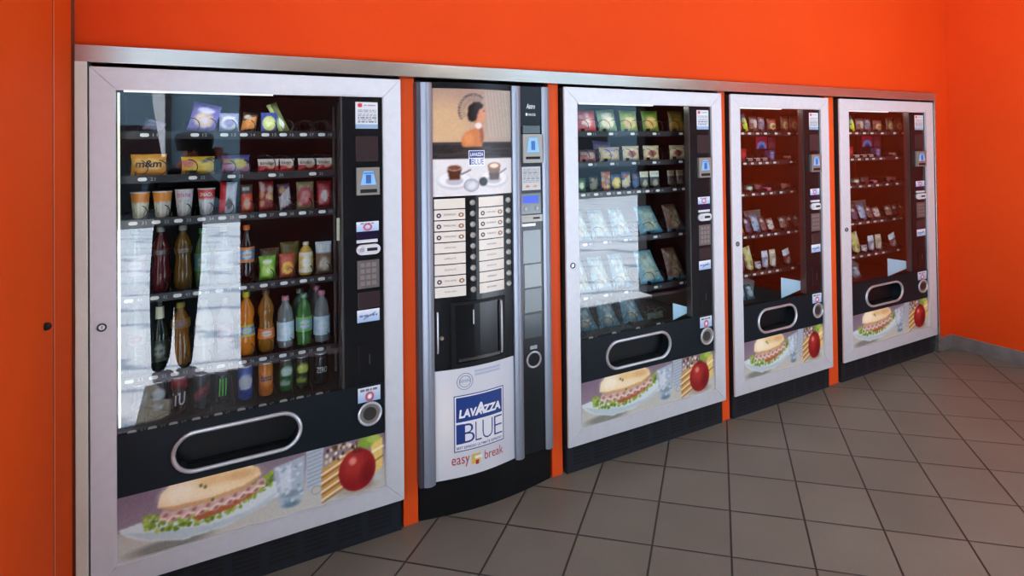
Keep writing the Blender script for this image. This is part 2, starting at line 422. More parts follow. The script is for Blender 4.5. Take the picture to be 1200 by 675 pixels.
def photo_canvas():
    c = Cv(340, 84, C(170, 158, 166))
    c.grad(C(128, 112, 124), C(196, 194, 186), 'y', .1, .75)
    c.rect(0, .55, 1, 1, C(186, 188, 178), .5)
    c.put((c.X < .14) * (c.Y < .55) * 1., C(120, 98, 118), .55)
    # shadow of the plate, the plate
    c.ell(.17, .93, .13, .10, C(112, 116, 108), .8, .6)
    c.poly([(0, .50), (.09, .45), (.5, .34), (.60, .42), (.585, .56), (.49, .74), (.37, .89), (.21, .92), (.09, .78), (.03, .64)], C(208, 220, 222), 1, 1)
    c.poly([(.02, .56), (.12, .68), (.30, .80), (.44, .74), (.55, .55), (.52, .70), (.40, .86), (.21, .90), (.09, .76)], C(176, 196, 202), .8, 1)
    # lettuce
    for k in range(330):
        t = random.random(); x = .085 + t * .44; y0 = .50 + .22 * math.sin(t * 3.0) ** 1 - .22 * t
        y = y0 + random.uniform(-.12, .13)
        gcol = random.choice([C(110, 142, 40), C(146, 174, 66), C(84, 116, 30), C(172, 192, 92), C(128, 158, 52)])
        c.ell(x, y, random.uniform(.003, .010), random.uniform(.012, .042), gcol, .9, .6)
    # tomato
    c.poly([(.24, .60), (.36, .54), (.46, .42), (.47, .47), (.38, .62), (.26, .68)], C(176, 84, 56), .9, 1)
    # ham folds
    for k in range(15):
        t = k / 14.; x = .15 + .335 * t; y = .47 + .07 * math.sin(t * PI) - .12 * t + (.03 if k % 2 else -.015)
        c.ell(x, y, .019, .075, C(206, 170, 160), 1, .4); c.ell(x + .003, y + .015, .010, .045, C(128, 78, 76), .7, .7)
        c.line(x - .014, y + .04, x + .012, y - .05 if k % 2 else y + .06, .026, C(236, 212, 200), .9)
    # bun
    c.poly([(.125, .30), (.135, .10), (.165, .0), (.45, .0), (.475, .06), (.487, .20), (.42, .36), (.29, .42), (.18, .40)], C(236, 212, 164), 1, 1)
    c.ell(.34, .12, .12, .12, C(230, 192, 132), .8, .9); c.ell(.20, .16, .06, .16, C(250, 240, 214), .9, .9); c.ell(.30, .24, .1, .08, C(248, 232, 198), .7, .9)
    c.poly([(.125, .30), (.18, .34), (.30, .36), (.42, .30), (.487, .18), (.47, .28), (.42, .38), (.29, .43), (.18, .41)], C(196, 148, 96), .75, 1)
    c.ell(.415, .10, .05, .07, C(206, 158, 104), .5, .9)
    for x, y in ((.27, .12), (.285, .16), (.31, .40)): c.ell(x, y, .006, .03, C(92, 100, 40), .9, .5)
    # tumbler and behind it a second one
    c.poly([(.66, .0), (.73, .0), (.72, .64), (.655, .70)], C(176, 190, 200), .9, 1)
    for k in range(9): c.line(.665, .06 + k * .07, .72, .02 + k * .07, .016, C(120, 138, 152), .6)
    c.poly([(.532, .14), (.655, .05), (.645, .78), (.61, .90), (.555, .86)], C(166, 184, 196), .92, 1)
    c.poly([(.55, .18), (.60, .14), (.60, .60), (.562, .62)], C(204, 216, 222), .8, 1)
    c.ell(.60, .66, .038, .06, C(104, 128, 142), .7, .7); c.ell(.60, .84, .032, .055, C(84, 116, 132), .8, .7)
    for k in range(26): c.ell(random.uniform(.545, .645), random.uniform(.16, .8), .008, .03, random.choice([C(220, 230, 234), C(116, 140, 156)]), .55, .6)
    c.line(.56, .58, .46, .72, .010, C(214, 222, 226), .6); c.ring(.70, .72, .02, .07, .2, C(120, 130, 140), .5)
    # cake slice
    c.poly([(.72, .40), (.86, .12), (.875, .80), (.72, .96)], C(196, 150, 78), 1, 1)
    for k in range(4):
        y = .46 + k * .15
        c.line(.722, y + .02, .87, y - .24, .022, C(238, 224, 196), .95); c.line(.722, y + .075, .87, y - .18, .014, C(120, 74, 30), .85)
    for k in range(34): c.ell(random.uniform(.735, .87), random.uniform(.03, .28), .007, .035, random.choice([C(238, 230, 214), C(106, 70, 40), C(214, 196, 164), C(60, 48, 30)]), .9, .5)
    # egg / right cake and leaves
    c.poly([(.93, .10), (.985, .08), (.985, .62), (.94, .72)], C(224, 192, 110), 1, 1); c.line(.94, .5, .985, .42, .02, C(120, 82, 40), .8); c.line(.94, .3, .985, .24, .03, C(244, 234, 196), .8)
    c.ell(.91, .10, .035, .11, C(126, 160, 50), .95, .5); c.ell(.945, .06, .03, .07, C(168, 190, 82), .9, .5)
    # apple
    c.ell(.87, .90, .085, .10, C(150, 142, 128), .7, .7)
    c.ell(.872, .56, .080, .38, C(138, 26, 28), 1, .06); c.ell(.856, .46, .045, .22, C(172, 52, 44), .8, .9); c.ell(.852, .38, .016, .07, C(232, 150, 140), .8, .8)
    c.ell(.915, .68, .028, .20, C(92, 12, 20), .5, .9); c.ell(.872, .20, .022, .05, C(96, 28, 22), .8, .7); c.line(.872, .20, .868, .04, .02, C(90, 70, 30), .95)
    c.a = np.stack([bl(c.a[..., i], 1) for i in range(3)], -1); c.noise(.010, 1)
    return c
PHOTO = photo_canvas()

def info_sticker():
    c = Cv(26, 34, C(212, 216, 220)); c.ell(.2, .12, .11, .085, C(206, 40, 40)); c.scrib(.38, .07, .9, .17, 1, C(60, 60, 70))
    c.scrib(.1, .26, .92, .78, 7, C(70, 76, 90), .7); c.put((c.Y > .82) * 1., C(120, 156, 190), .8); return c
def small_sticker(kind):
    c = Cv(26, 14, C(206, 216, 230)); c.grad(C(226, 232, 238), C(150, 180, 216), 'y')
    if kind == 0: c.ring(.5, .55, .16, .3, .35, C(196, 50, 70)); c.scrib(.2, .1, .8, .3, 1, C(80, 96, 150))
    if kind == 1: c.scrib(.12, .3, .9, .7, 1, C(50, 70, 130)); c.line(.3, .75, .8, .3, .05, C(60, 60, 80), .8)
    if kind == 2: c.ring(.52, .66, .15, .26, .4, C(190, 60, 76)); c.scrib(.12, .1, .85, .34, 1, C(56, 60, 90)); c.ell(.52, .66, .08, .14, C(240, 240, 245))
    return c

COILS = {}
def coil_mesh(r):
    k = round(r, 3)
    if k not in COILS:
        p = []
        turns, seg = 5, 14
        for i in range(turns * seg + 1):
            a = 2 * PI * i / seg - PI / 2
            p.append((r * math.cos(a), .0 + i / seg * .055, r * math.sin(a) + r))
        COILS[k] = MB().tube(p, .0017, 5).build('spiral_coil', 'wire', smooth=True)
        me = COILS[k].data; bpy.data.objects.remove(COILS[k]); COILS[k] = me
    return COILS[k]
TAGS = {}
def tag_mesh(num):
    if num not in TAGS:
        mb = MB(); mb.prism(stadium(-.012, 0, .0135, .0062, 5), -.002, 0, 0)
        mb.text(num, .012, .026, -.0055, .0055, -.001, 1)
        o = mb.build('price_tag', ['tag', 'tagtext']); TAGS[num] = o.data; bpy.data.objects.remove(o)
    return TAGS[num]
def place(name, me, parent, loc):
    o = bpy.data.objects.new(name, me); COL.objects.link(o); o.parent = parent; o.location = loc; return o

def snack_machine(ox, W, st, cw, shelves, label, xend, row_no):
    R = empty('vending_machine', (ox, 0, 0)); tag(R, label, 'vending machine')
    Z0, Z1, zi0, zi1, zp, zl = .134, 1.83, .207, 1.758, .418, .622
    xw = W - st - cw                                     # right edge of the window
    cab = MB()
    cab.box(.012, .040, .052, .78, 0.0, 1.815).box(W - .034, W - .012, .052, .78, 0.0, 1.815)
    cab.box(.04, W - .034, .60, .62, .06, 1.815).box(.04, W - .034, .052, .6, 1.785, 1.815).box(.04, W - .034, .10, .6, .555, .575)
    cab.box(.04, W - .034, .06, .6, .0, .14)
    cab.build('cabinet', 'interior', R)
    fr = MB()
    def fq(p, y0=0., y1=.014): fr.prism(p, y0, y1)
    g = .0006
    fq([(0, Z0), (st, zi0), (st, zi1), (0, Z1)]); fq([(W - st, zi0), (W, Z0), (W, Z1), (W - st, zi1)])
    fq([(0 + g, Z1), (st + g, zi1), (W - st - g, zi1), (W - g, Z1)][::-1] if False else [(st + g, zi1), (W - st - g, zi1), (W - g, Z1), (g, Z1)])
    fq([(g, Z0), (W - g, Z0), (W - st - g, zi0), (st + g, zi0)])
    fr.build('door_frame', 'alu', R, bevel=.0022)
    e = MB(); y0, y1 = .014, .05
    e.box(.002, .03, y0, y1, Z0 + .002, Z1 - .002).box(W - .03, W - .002, y0, y1, Z0 + .002, Z1 - .002)
    e.box(.03, W - .03, y0, y1, Z1 - .05, Z1 - .002).box(.03, W - .03, y0, y1, Z0 + .002, Z0 + .06)
    e.box(.03, st, y0, y1, Z0 + .06, Z1 - .05).box(W - st, W - .03, y0, y1, Z0 + .06, Z1 - .05)
    e.build('door_core', 'void', R)
    t = MB(); k = .0022
    t.box(W - st - .004, W - st + .001, -.002, .01, zi0, zi1).box(st - .001, W - st, -.002, .008, zi1 - .003, zi1 + .001).box(st - .001, W - st, -.002, .008, zi0 - .001, zi0 + .003)
    t.build('inner_bead', 'alu_edge', R)  # paler strips for the light that the inner bevel catches
    MB().add([(st, .016, zl), (xw, .016, zl), (xw, .016, zi1), (st, .016, zi1)], [(0, 1, 2, 3)]).build('glass_pane', 'glass', R)
    MB().box(xw, W - st, .010, .05, zl, zi1).build('control_panel', 'gloss_black', R)
    MB().box(xw - .006, xw, .012, .05, zl, zi1 - .004).build('window_post', 'post', R)
    # hatch panel with a stadium shaped opening
    hc, hz, hw, hh = st + .354 * (W - 2 * st) / .869 * 1.0, .515, .200 * (W - 2 * st) / .869, .066
    sp = stadium(hc, hz, hw - .004, hh - .004, 14)
    hp = MB(); out = []
    for (x, z) in sp:
        dx, dz = x - hc, z - hz; s_ = 1e9
        if dx > 1e-9: s_ = min(s_, (W - st - hc) / dx)
        if dx < -1e-9: s_ = min(s_, (st - hc) / dx)
        if dz > 1e-9: s_ = min(s_, (zl - hz) / dz)
        if dz < -1e-9: s_ = min(s_, (zp - hz) / dz)
        out.append((hc + dx * s_, hz + dz * s_))
    ns = len(sp); vs = [(x, .010, z) for x, z in sp] + [(x, .010, z) for x, z in out] + [(x, .07, z) for x, z in sp]
    fs = [(i, i + ns, (i + 1) % ns + ns, (i + 1) % ns) for i in range(ns)] + [(i, (i + 1) % ns, (i + 1) % ns + 2 * ns, i + 2 * ns) for i in range(ns)]
    corners = [(W - st, zp), (W - st, zl), (st, zl), (st, zp)]
    hp.add(vs, fs)
    for cx_, cz_ in corners:                             # close the four corner triangles
        best = sorted(range(ns), key=lambda i: (out[i][0] - cx_) ** 2 + (out[i][1] - cz_) ** 2)
        i0 = None
        for i in range(ns):
            a_, b_ = out[i], out[(i + 1) % ns]
            if abs(a_[0] - b_[0]) > 1e-6 and abs(a_[1] - b_[1]) > 1e-6:
                if abs(cx_ - (a_[0] if abs(a_[0] - cx_) < 1e-6 else b_[0])) < 1e-6 and abs(cz_ - (a_[1] if abs(a_[1] - cz_) < 1e-6 else b_[1])) < 1e-6:
                    i0 = i; break
        if i0 is not None:
            a_, b_ = out[i0], out[(i0 + 1) % ns]
            hp.add([(a_[0], .010, a_[1]), (cx_, .010, cz_), (b_[0], .010, b_[1])], [(0, 1, 2)])
    hp.build('hatch_panel', 'panel', R)
    MB().prism(stadium(hc, hz, hw, hh, 12), .068, .075).build('hatch_flap', 'black', R)
    MB().box(hc - hw * .8, hc + hw * .8, .055, .069, hz - hh + .004, hz - hh + .012).build('flap_lip', 'gloss_black', R)
    MB().tube([(x, .007, z) for x, z in stadium(hc, hz, hw, hh, 14)], .0075, 8, True).build('hatch_ring', 'chrome', R, smooth=True)
    ph = MB().raster(PHOTO, st, W - st, zi0, zp, .010); ph.build('photo_panel', 'photo', R)
    # base with louvres
    bs = MB().box(.006, W - .006, .030, .06, 0, .132)
    ng = 8
    for gi in range(ng):
        x0 = .03 + gi * (W - .06) / ng
        for k in range(5): bs.box(x0 + .012, x0 + (W - .06) / ng - .016, .0288, .03, .032 + k * .017, .041 + k * .017, 1)
    bs.build('base_grille', ['base', 'louver'], R)
    lk = MB().tube([(st * .46 + .011 * math.cos(a), -.003, .985 + .011 * math.sin(a)) for a in [2 * PI * i / 20 for i in range(20)]], .0025, 6, True)
    lk.disc(st * .46, .985, .010, -.002, .002, 1).box(st * .46 - .001, st * .46 + .001, -.0032, -.001, .980, .990, 0)
    lk.build('door_lock', ['black', 'chrome'], R, smooth=True)
    # inside: lamp strips, post, latch
    MB().box(st + .003, st + .009, .02, .03, zl + .02, zi1 - .01).build('side_lamp', 'tube', R)
    MB().box(st + .02, st + (xw - st) * .66, .018, .026, zi1 - .007, zi1 - .001).build('top_lamp', 'tubetop', R)
    MB().box(xend + .012, xend + .024, .10, .13, .60, 1.74).box(xend - .004, xend + .004, .12, .13, .66, 1.72).build('inner_post', 'post', R)
    MB().box(xend + .003, xend + .024, .085, .10, 1.185, 1.275).build('latch_plate', 'latch', R, bevel=.002)
    # shelves
    for si, (z, lanes, xs0) in enumerate(shelves):
        s = MB().box(.045, xend + .01, .125, .56, z - .012, z - .006)
        s.box(.045, xend + .01, .118, .125, z - .030, z - .002)
        for (xa, r_, two) in lanes: s.box(xa - .038, xa - .0365, .13, .5, z - .006, z + .012)
        so = s.build('shelf', 'shelf', R)
        for li, (xa, r_, two) in enumerate(lanes):
            for dx in ((-r_ * 1.05, r_ * 1.05) if two else (0,)):
                if r_ > .012: place('spiral_coil', coil_mesh(min(r_, .034)), so, (xa + dx, .132, z - .004))
            place('price_tag', tag_mesh('%d%d' % (si + row_no, li + 1)), so, (xa - .004, .118, z - .016))
    # control column
    cx = xw + .049
    def plate(name, cvs, z0, z1, dx=0., w=.086, m='paper', y=.0092):
        return MB().raster(cvs, cx + dx, cx + dx + w, z0, z1, y).build(name, m, R)
    plate('info_sticker', info_sticker(), 1.630, 1.735)
    MB().box(cx, cx + .086, .007, .010, 1.50, 1.60).build('card_window', 'smoked', R, bevel=.001)
    br = MB().box(cx, cx + .088, -.006, .010, 1.368, 1.476, 0).box(cx + .012, cx + .078, -.0065, -.005, 1.376, 1.392, 1)
    bo = br.build('banknote_reader', ['bezel', 'void'], R, bevel=.002)
    sy = MB().prism([(cx + .014, 1.408), (cx + .074, 1.408), (cx + .062, 1.462), (cx + .026, 1.462)], -.008, -.006, 0)
    sy.box(cx + .034, cx + .054, -.009, -.008, 1.414, 1.448, 1); sy.box(cx + .026, cx + .062, -.009, -.008, 1.452, 1.456, 1)
    sy.build('reader_symbol', ['symbol', cmat(60, 100, 160)], bo)
    plate('coin_sticker', small_sticker(0), 1.224, 1.262)
    MB().box(cx, cx + .086, .0085, .010, 1.196, 1.220).build('credit_display', 'dark_display', R)
    cs = MB().box(cx, cx + .08, .004, .010, 1.180, 1.192, 0); cs.prism(stadium(cx + .044, 1.153, .046, .020, 8), .000, .010, 0)
    cs.box(cx + .038, cx + .078, -.001, .001, 1.147, 1.159, 1); cs.disc(cx + .018, 1.153, .009, -.002, .0, 2, 14)
    cs.build('coin_slot', [cmat(206, 210, 214, .35), 'void', 'chrome'], R)
    kp = MB().box(cx + .002, cx + .086, .006, .010, 1.0, 1.110, 0)
    kpo = kp.build('keypad', 'keys', R, bevel=.001)
    ky = MB()
    for a in range(3):
        for q in range(4): ky.box(cx + .013 + a * .022, cx + .029 + a * .022, .003, .006, 1.012 + q * .024, 1.028 + q * .024)
    ky.build('keypad_keys', 'keyface', kpo, bevel=.001)
    MB().box(cx + .004, cx + .088, .008, .010, .922, .985).box(cx + .044, cx + .047, .007, .008, .94, .955).build('card_window', 'smoked', R, bevel=.001)
    plate('payment_sticker', small_sticker(1), .868, .916)
    sl = MB().box(cx + .005, cx + .087, .008, .010, .665, .782, 0).box(cx + .044, cx + .048, .0075, .0085, .70, .74, 1)
    sl.build('blank_cover', ['gloss_black', 'post'], R, bevel=.001)
    plate('refund_sticker', small_sticker(2), .555, .612, y=.0085)
    rr = .042
    rg = MB().tube([(cx + .044 + rr * math.cos(a), .003, .508 + rr * math.sin(a)) for a in [2 * PI * i / 28 for i in range(28)]], .0055, 8, True, 0)
    rg.disc(cx + .044, .508, .040, .006, .010, 1); rg.disc(cx + .044, .508, .026, .004, .007, 2, 20)
    rg.build('coin_return', ['chrome', 'bezel', 'post'], R, smooth=True)
    # interior lamp
    return R, xw

# ---------------------------------------------------------------- products
def bag_geo(mb, w, h, d, cv, m=0, flat=.35, crimp=True):
    nx, nz = 13, 17
    for side in (-1, 1):
        vs = []; cols = []
        for j in range(nz):
            for i in range(nx):
                u, v_ = i / (nx - 1), j / (nz - 1)
                t = max(0, math.sin(PI * u)) ** flat * max(0, math.sin(PI * v_)) ** .45
                if crimp and (v_ < .05 or v_ > .95): t *= .12
                wob = .0012 * math.sin(u * 23 + v_ * 9) * math.sin(v_ * 17 + u * 5)
                y = side * (d / 2 * t + (wob if t > .2 else 0))
                xx = (u - .5) * w * (1 - .06 * math.sin(PI * v_))
                vs.append((xx, y, h * (1 - v_))); cols.append(cv.at(u, v_))
        fs = []
        for j in range(nz - 1):
            for i in range(nx - 1):
                q = ((j + 1) * nx + i, (j + 1) * nx + i + 1, j * nx + i + 1, j * nx + i)
                fs.append(q if side < 0 else q[::-1])
        mb.add(vs, fs, m, cols)
    return mb
def paint(style, c1, c2, c3=(255, 255, 255), w=20, h=24):
    c1, c2, c3 = C(*c1), C(*c2), C(*c3); c = Cv(w, h, c1)
    if style == 'blob': c.ell(.5, .6, .36, .26, c2, 1, .2); c.ell(.5, .24, .3, .10, c3, 1, .3); c.ell(.55, .62, .15, .10, c3, .7, .5)
    elif style == 'band': c.rect(0, 0, 1, .34, c2); c.scrib(.15, .08, .85, .28, 1, c3); c.ell(.5, .7, .3, .2, c3, .7, .4)
    elif style == 'diag': c.poly([(0, .5), (1, .1), (1, .75), (0, 1)], c2); c.ell(.35, .25, .25, .13, c3, .9, .3)
    elif style == 'half': c.rect(0, .55, 1, 1, c2); c.ell(.65, .5, .25, .25, c3, .9, .3); c.rect(.05, .25, .6, .45, c3, .6)
    elif style == 'vert': c.rect(0, 0, .42, 1, c2); c.ell(.58, .70, .2, .17, c3, 1, .3)
    elif style == 'round': c.ell(.5, .55, .42, .38, c2, 1, .15); c.ell(.5, .55, .25, .22, c3, 1, .3)
    elif style == 'mix':
        for k in range(14): c.ell(random.random(), random.uniform(.1, .95), .16, .11, [c2, c3, c1][k % 3], .85, .5)
    c.noise(.03, 1)
    return c
def put(o, x, y, z, lean=0., tilt=0.):
    o.location = (x, y, z); o.rotation_euler = (lean, tilt, 0); return o
def bag(x0, x1, z, h, y, cv, name, label, cat, group, d=.026, lean=-.08, tilt=0., txt=None, **k):
    w = x1 - x0; mb = MB(); bag_geo(mb, w, h, d, cv)
    mats = ['print']
    if txt:
        for (s, a, b_, c_, d_, col, sh, bo) in txt:
            mats.append(cmat(*col)); mb.text(s, (a - .5) * w, (b_ - .5) * w, c_ * h, d_ * h, -d / 2 - .0035, len(mats) - 1, sh, bo)
    o = mb.build(name, mats, smooth=True)
    tag(o, label, cat, group); return put(o, (x0 + x1) / 2, y + d / 2, z - .004, lean, tilt)
def carton(x0, x1, z, h, y, cv, name, label, cat, group, d=.04, lean=0., tilt=0.):
    w = x1 - x0; mb = MB(); c = cv.at(.02, .5)
    mb.box(-w / 2, w / 2, .0005, d, 0, h, 0, tuple(c)); mb.raster(cv, -w / 2, w / 2, 0, h, 0)
    o = mb.build(name, 'print'); tag(o, label, cat, group); return put(o, (x0 + x1) / 2, y, z - .004, lean, tilt)
def cup(x0, x1, z, h, y, top, low, txtc, word, label, group):
    r = (x1 - x0) / 2; c = Cv(32, 20, C(*low))
    for k in range(16): c.rect(k / 16., .36, k / 16. + .03, 1, C(176, 172, 156), .6)
    c.rect(0, 0, 1, .36, C(*top)); c.ring(.5, .66, .11, .3, .12, C(70, 66, 60), .5)
    R = empty('dessert_cup', ((x0 + x1) / 2, y + r, z - .004)); tag(R, label, 'dessert cup', group)
    n_ = 12; prof = [(r * (.74 + .26 * i / n_), h * i / n_ * .96) for i in range(n_ + 1)]
    b_ = MB().lathe(prof, 32, cv=c); b_.build('cup_body', 'print', R, smooth=True)
    MB().lathe([(r * 1.03, h * .955), (r * 1.05, h * .965), (r * 1.05, h * .985), (r * 1.0, h), (r * .2, h)], 28).build('cup_lid', cmat(214, 212, 206), R, smooth=True)
    if word:
        sfn = lambda x: -math.sqrt(max(1e-6, (r * .985) ** 2 - x * x)) - .0012
        MB().text(word, -r * .72, r * .72, h * .70, h * .84, sfn, 0, .1, .01).build('cup_lettering', cmat(*txtc), R)
    return R
def bottle(x0, x1, z, h, y, col, capc, lab, label, group, alpha=1., dk=1., neck=.62, labz=(.28, .58), shape=0, rough=.15, neckband=None, txt=None):
    if max(x0, x1) < .425: dk = .62  # left bottles darkened in colour so the glass reflection dominates
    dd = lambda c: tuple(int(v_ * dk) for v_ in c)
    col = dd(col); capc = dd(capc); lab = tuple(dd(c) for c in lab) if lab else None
    r = (x1 - x0) / 2 * .98; R = empty('drink_bottle', ((x0 + x1) / 2, y + r, z - .004)); tag(R, label, 'bottle', group)
    pts = []
    if shape == 0: key = [(0, .78), (.03, .97), (.22, 1.), (.40, .93), (.50, .97), (.60, 1.), (neck + .03, .95), (.78, .66), (.88, .36), (.93, .33)]
    elif shape == 1: key = [(0, .8), (.03, 1.), (.30, 1.), (.46, .82), (.56, .86), (.64, .98), (.72, .92), (.82, .6), (.88, .36), (.93, .34)]   # waisted
    elif shape == 2: key = [(0, .9), (.03, 1.), (.48, 1.), (.56, .92), (.66, .58), (.76, .44), (.92, .40), (.93, .40)]                      # glass beer shape
    else: key = [(0, .8), (.03, 1.), (.56, 1.), (.66, .96), (.78, .78), (.86, .45), (.92, .36), (.93, .36)]
    prof = [(r * b_, h * a) for a, b_ in key]
    MB().lathe([(r * .3, 0)] + prof, 20).build('bottle_body', cmat(*col, rough, alpha), R, smooth=True)
    rc = r * (.44 if shape != 2 else .44)
    MB().lathe([(rc, h * .915), (rc * 1.02, h * .93), (rc, h * .985), (rc * .85, h), (rc * .1, h)], 18).build('bottle_cap', cmat(*capc), R, smooth=True)
    if lab is not None:
        a0, a1 = labz; c = Cv(40, 14, C(*lab[0])); c.rect(0, .0, 1, .22, C(*lab[1])); c.rect(0, .82, 1, 1, C(*lab[1]))
        c.ell(.5, .5, .10, .30, C(*lab[2]), 1, .3); c.scrib(.3, .35, .7, .6, 1, C(*lab[1]), .8)
        def rad(f):
            for i in range(len(key) - 1):
                if key[i][0] <= f <= key[i + 1][0]:
                    t = (f - key[i][0]) / (key[i + 1][0] - key[i][0] + 1e-9); return r * (key[i][1] * (1 - t) + key[i + 1][1] * t)
            return r
        pr = [(rad(a0 + (a1 - a0) * i / 8.) + .0009, h * (a0 + (a1 - a0) * i / 8.)) for i in range(9)]
        MB().lathe(pr, 40, cv=c, cap=False).build('bottle_label', 'print', R, smooth=True)
    if neckband:
        MB().lathe([(r * .52, h * .68), (r * .46, h * .88)], 18, cap=False).build('neck_label', cmat(*neckband), R, smooth=True)
    return R
def can(x0, x1, z, h, y, cv, label, group, txt=None):
    r = min((x1 - x0) / 2, .0265); R = empty('drink_can', ((x0 + x1) / 2, y + r, z - .004)); tag(R, label, 'can', group)
    pr = [(r * .84, 0), (r, h * .06)] + [(r, h * (.06 + .84 * i / 14.)) for i in range(1, 15)] + [(r * .86, h * .97)]
    MB().lathe(pr, 36, cv=cv).build('can_body', 'can', R, smooth=True)
    MB().lathe([(r * .86, h * .968), (r * .86, h), (r * .80, h), (r * .78, h * .985), (r * .1, h * .985)], 20).build('can_lid', 'chrome', R, smooth=True)
    if txt:
        s, a, b_, col, sh, bo = txt
        sfn = lambda x: -math.sqrt(max(1e-6, r * r - x * x)) - .0010
        MB().text(s, -r * .74, r * .74, h * a, h * b_, sfn, 0, sh, bo).build('can_lettering', cmat(*col), R)
    return R
def cancv(base, top, mark, style=0):
    c = Cv(36, 24, C(*base)); c.rect(0, 0, 1, .3, C(*top))
    if style == 0: c.ell(.5, .45, .16, .22, C(*mark), 1, .3)
    if style == 1: c.line(.3, .65, .7, .3, .12, C(*mark)); c.line(.3, .8, .7, .5, .05, C(*mark), .7)
    if style == 2: c.ell(.5, .35, .14, .14, C(*mark), 1, .3); c.ell(.45, .7, .12, .1, C(*mark), .8, .3)
    return c.noise(.02, 1)
def wedge(x0, x1, z, h, y, label, group, tint=(96, 150, 168), inner=(150, 132, 100), lean=-.35, d=.05):
    # wedge shaped sandwich pack, printed film front
    w = x1 - x0; c = Cv(22, 26, C(*tint))
    c.poly([(.12, .2), (.8, .05), (.9, .8), (.25, .95)], C(*inner), .55, 1); c.ell(.45, .72, .22, .16, C(190, 176, 140), .6, .5)
    c.line(.1, .1, .85, .95, .03, C(180, 214, 222), .5); c.ell(.62, .35, .14, .12, C(210, 224, 226), .5, .5)
    c.rect(0, .9, 1, 1, C(60, 130, 158), .8); c.noise(.05, 1)
    mb = MB(); bag_geo(mb, w, h, d, c, flat=.5)
    o = mb.build('sandwich_pack', 'print', smooth=True)
    for v_ in o.data.vertices:                           # narrower at the top, like a folded wedge
        f = v_.co.z / h; v_.co.x = v_.co.x * (1 - .30 * f) - w * .16 * f
    tag(o, label, 'sandwich', group); return put(o, (x0 + x1) / 2, y + d / 2, z - .004, lean)

def lanes_of(items, r=.026): return [((a + b_) / 2, r if (b_ - a) < .085 else (b_ - a) / 4, (b_ - a) >= .085) for a, b_ in items]
ROW1 = [(.12, .19), (.254, .357), (.366, .431), (.436, .489), (.508, .563), (.57, .625), (.64, .70), (.71, .765)]
ROW2 = [(.094, .202), (.245, .352), (.374, .469), (.495, .621), (.638, .768)]
ROW3 = [(.092, .150), (.158, .217), (.227, .281), (.297, .353), (.360, .421), (.437, .478), (.498, .551), (.570, .62), (.631, .698), (.707, .766)]
ROW4 = [(.076, .138), (.152, .212), (.220, .280), (.285, .335), (.349, .411), (.429, .484), (.495, .558), (.567, .626), (.638, .694), (.701, .764)]
ROW5 = [(.080, .136), (.150, .206), (.209, .273), (.283, .347), (.355, .411), (.424, .484), (.492, .552), (.560, .622), (.629, .689), (.694, .757)]
ROW6 = [(.090, .142), (.148, .200), (.210, .262), (.279, .331), (.348, .400), (.423, .475), (.494, .546), (.566, .618), (.625, .677), (.695, .748)]
def rowspec(z, items, r=.024): return (z, lanes_of(items, r), 0)
def norings(z, items): return (z, [((a + b_) / 2, .022 if z > 1 else .024, False) for a, b_ in items], 0)
A, _ = snack_machine(0, 1.006, .069, .156, [rowspec(1.625, ROW1), rowspec(1.470, ROW2, .026), rowspec(1.318, ROW3, .023), norings(1.052, ROW4), norings(.775, ROW5), (.600, [((a + b_) / 2, .0, False) for a, b_ in ROW6], 0)],
                     'large snack and drinks vending machine with bottles and cans, nearest the left wall', .768, 1)
LM = 'left snack machine'
Y0 = .150
# --- row 1
g1 = 'snacks on the top shelf of the ' + LM
bag(.125, .19, 1.625, .05, Y0, paint('diag', (50, 62, 84), (86, 84, 110), (120, 110, 130)), 'candy_bag', 'crumpled dark wrapper slumped at the left end of the top shelf, ' + LM, 'candy', g1, lean=-.5, tilt=.3)
bag(.262, .355, 1.625, .108, Y0, paint('blob', (112, 96, 178), (206, 180, 160), (214, 206, 240)), 'candy_bag', 'lilac biscuit bag leaning right on the top shelf, ' + LM, 'candy', g1, tilt=.22)
bag(.366, .433, 1.625, .072, Y0, paint('round', (150, 156, 196), (214, 216, 232), (150, 150, 200)), 'candy_bag', 'small white and blue round pack beside the lilac bag, ' + LM, 'candy', g1)
bag(.437, .489, 1.625, .074, Y0, paint('diag', (66, 44, 30), (214, 140, 70), (196, 190, 180)), 'candy_bag', 'small orange and brown wafer pack on the top shelf, ' + LM, 'candy', g1, tilt=.15)
carton(.508, .563, 1.625, .074, Y0, paint('round', (64, 84, 160), (206, 214, 130), (226, 228, 170)), 'candy_box', 'small blue box with a pale green circle, top shelf, ' + LM, 'candy box', g1)
bag(.572, .610, 1.625, .120, Y0, paint('vert', (96, 108, 60), (182, 196, 120), (236, 238, 226)), 'chocolate_bar', 'tall green and white bar leaning left on the top shelf, ' + LM, 'chocolate bar', g1, tilt=-.40, d=.014)
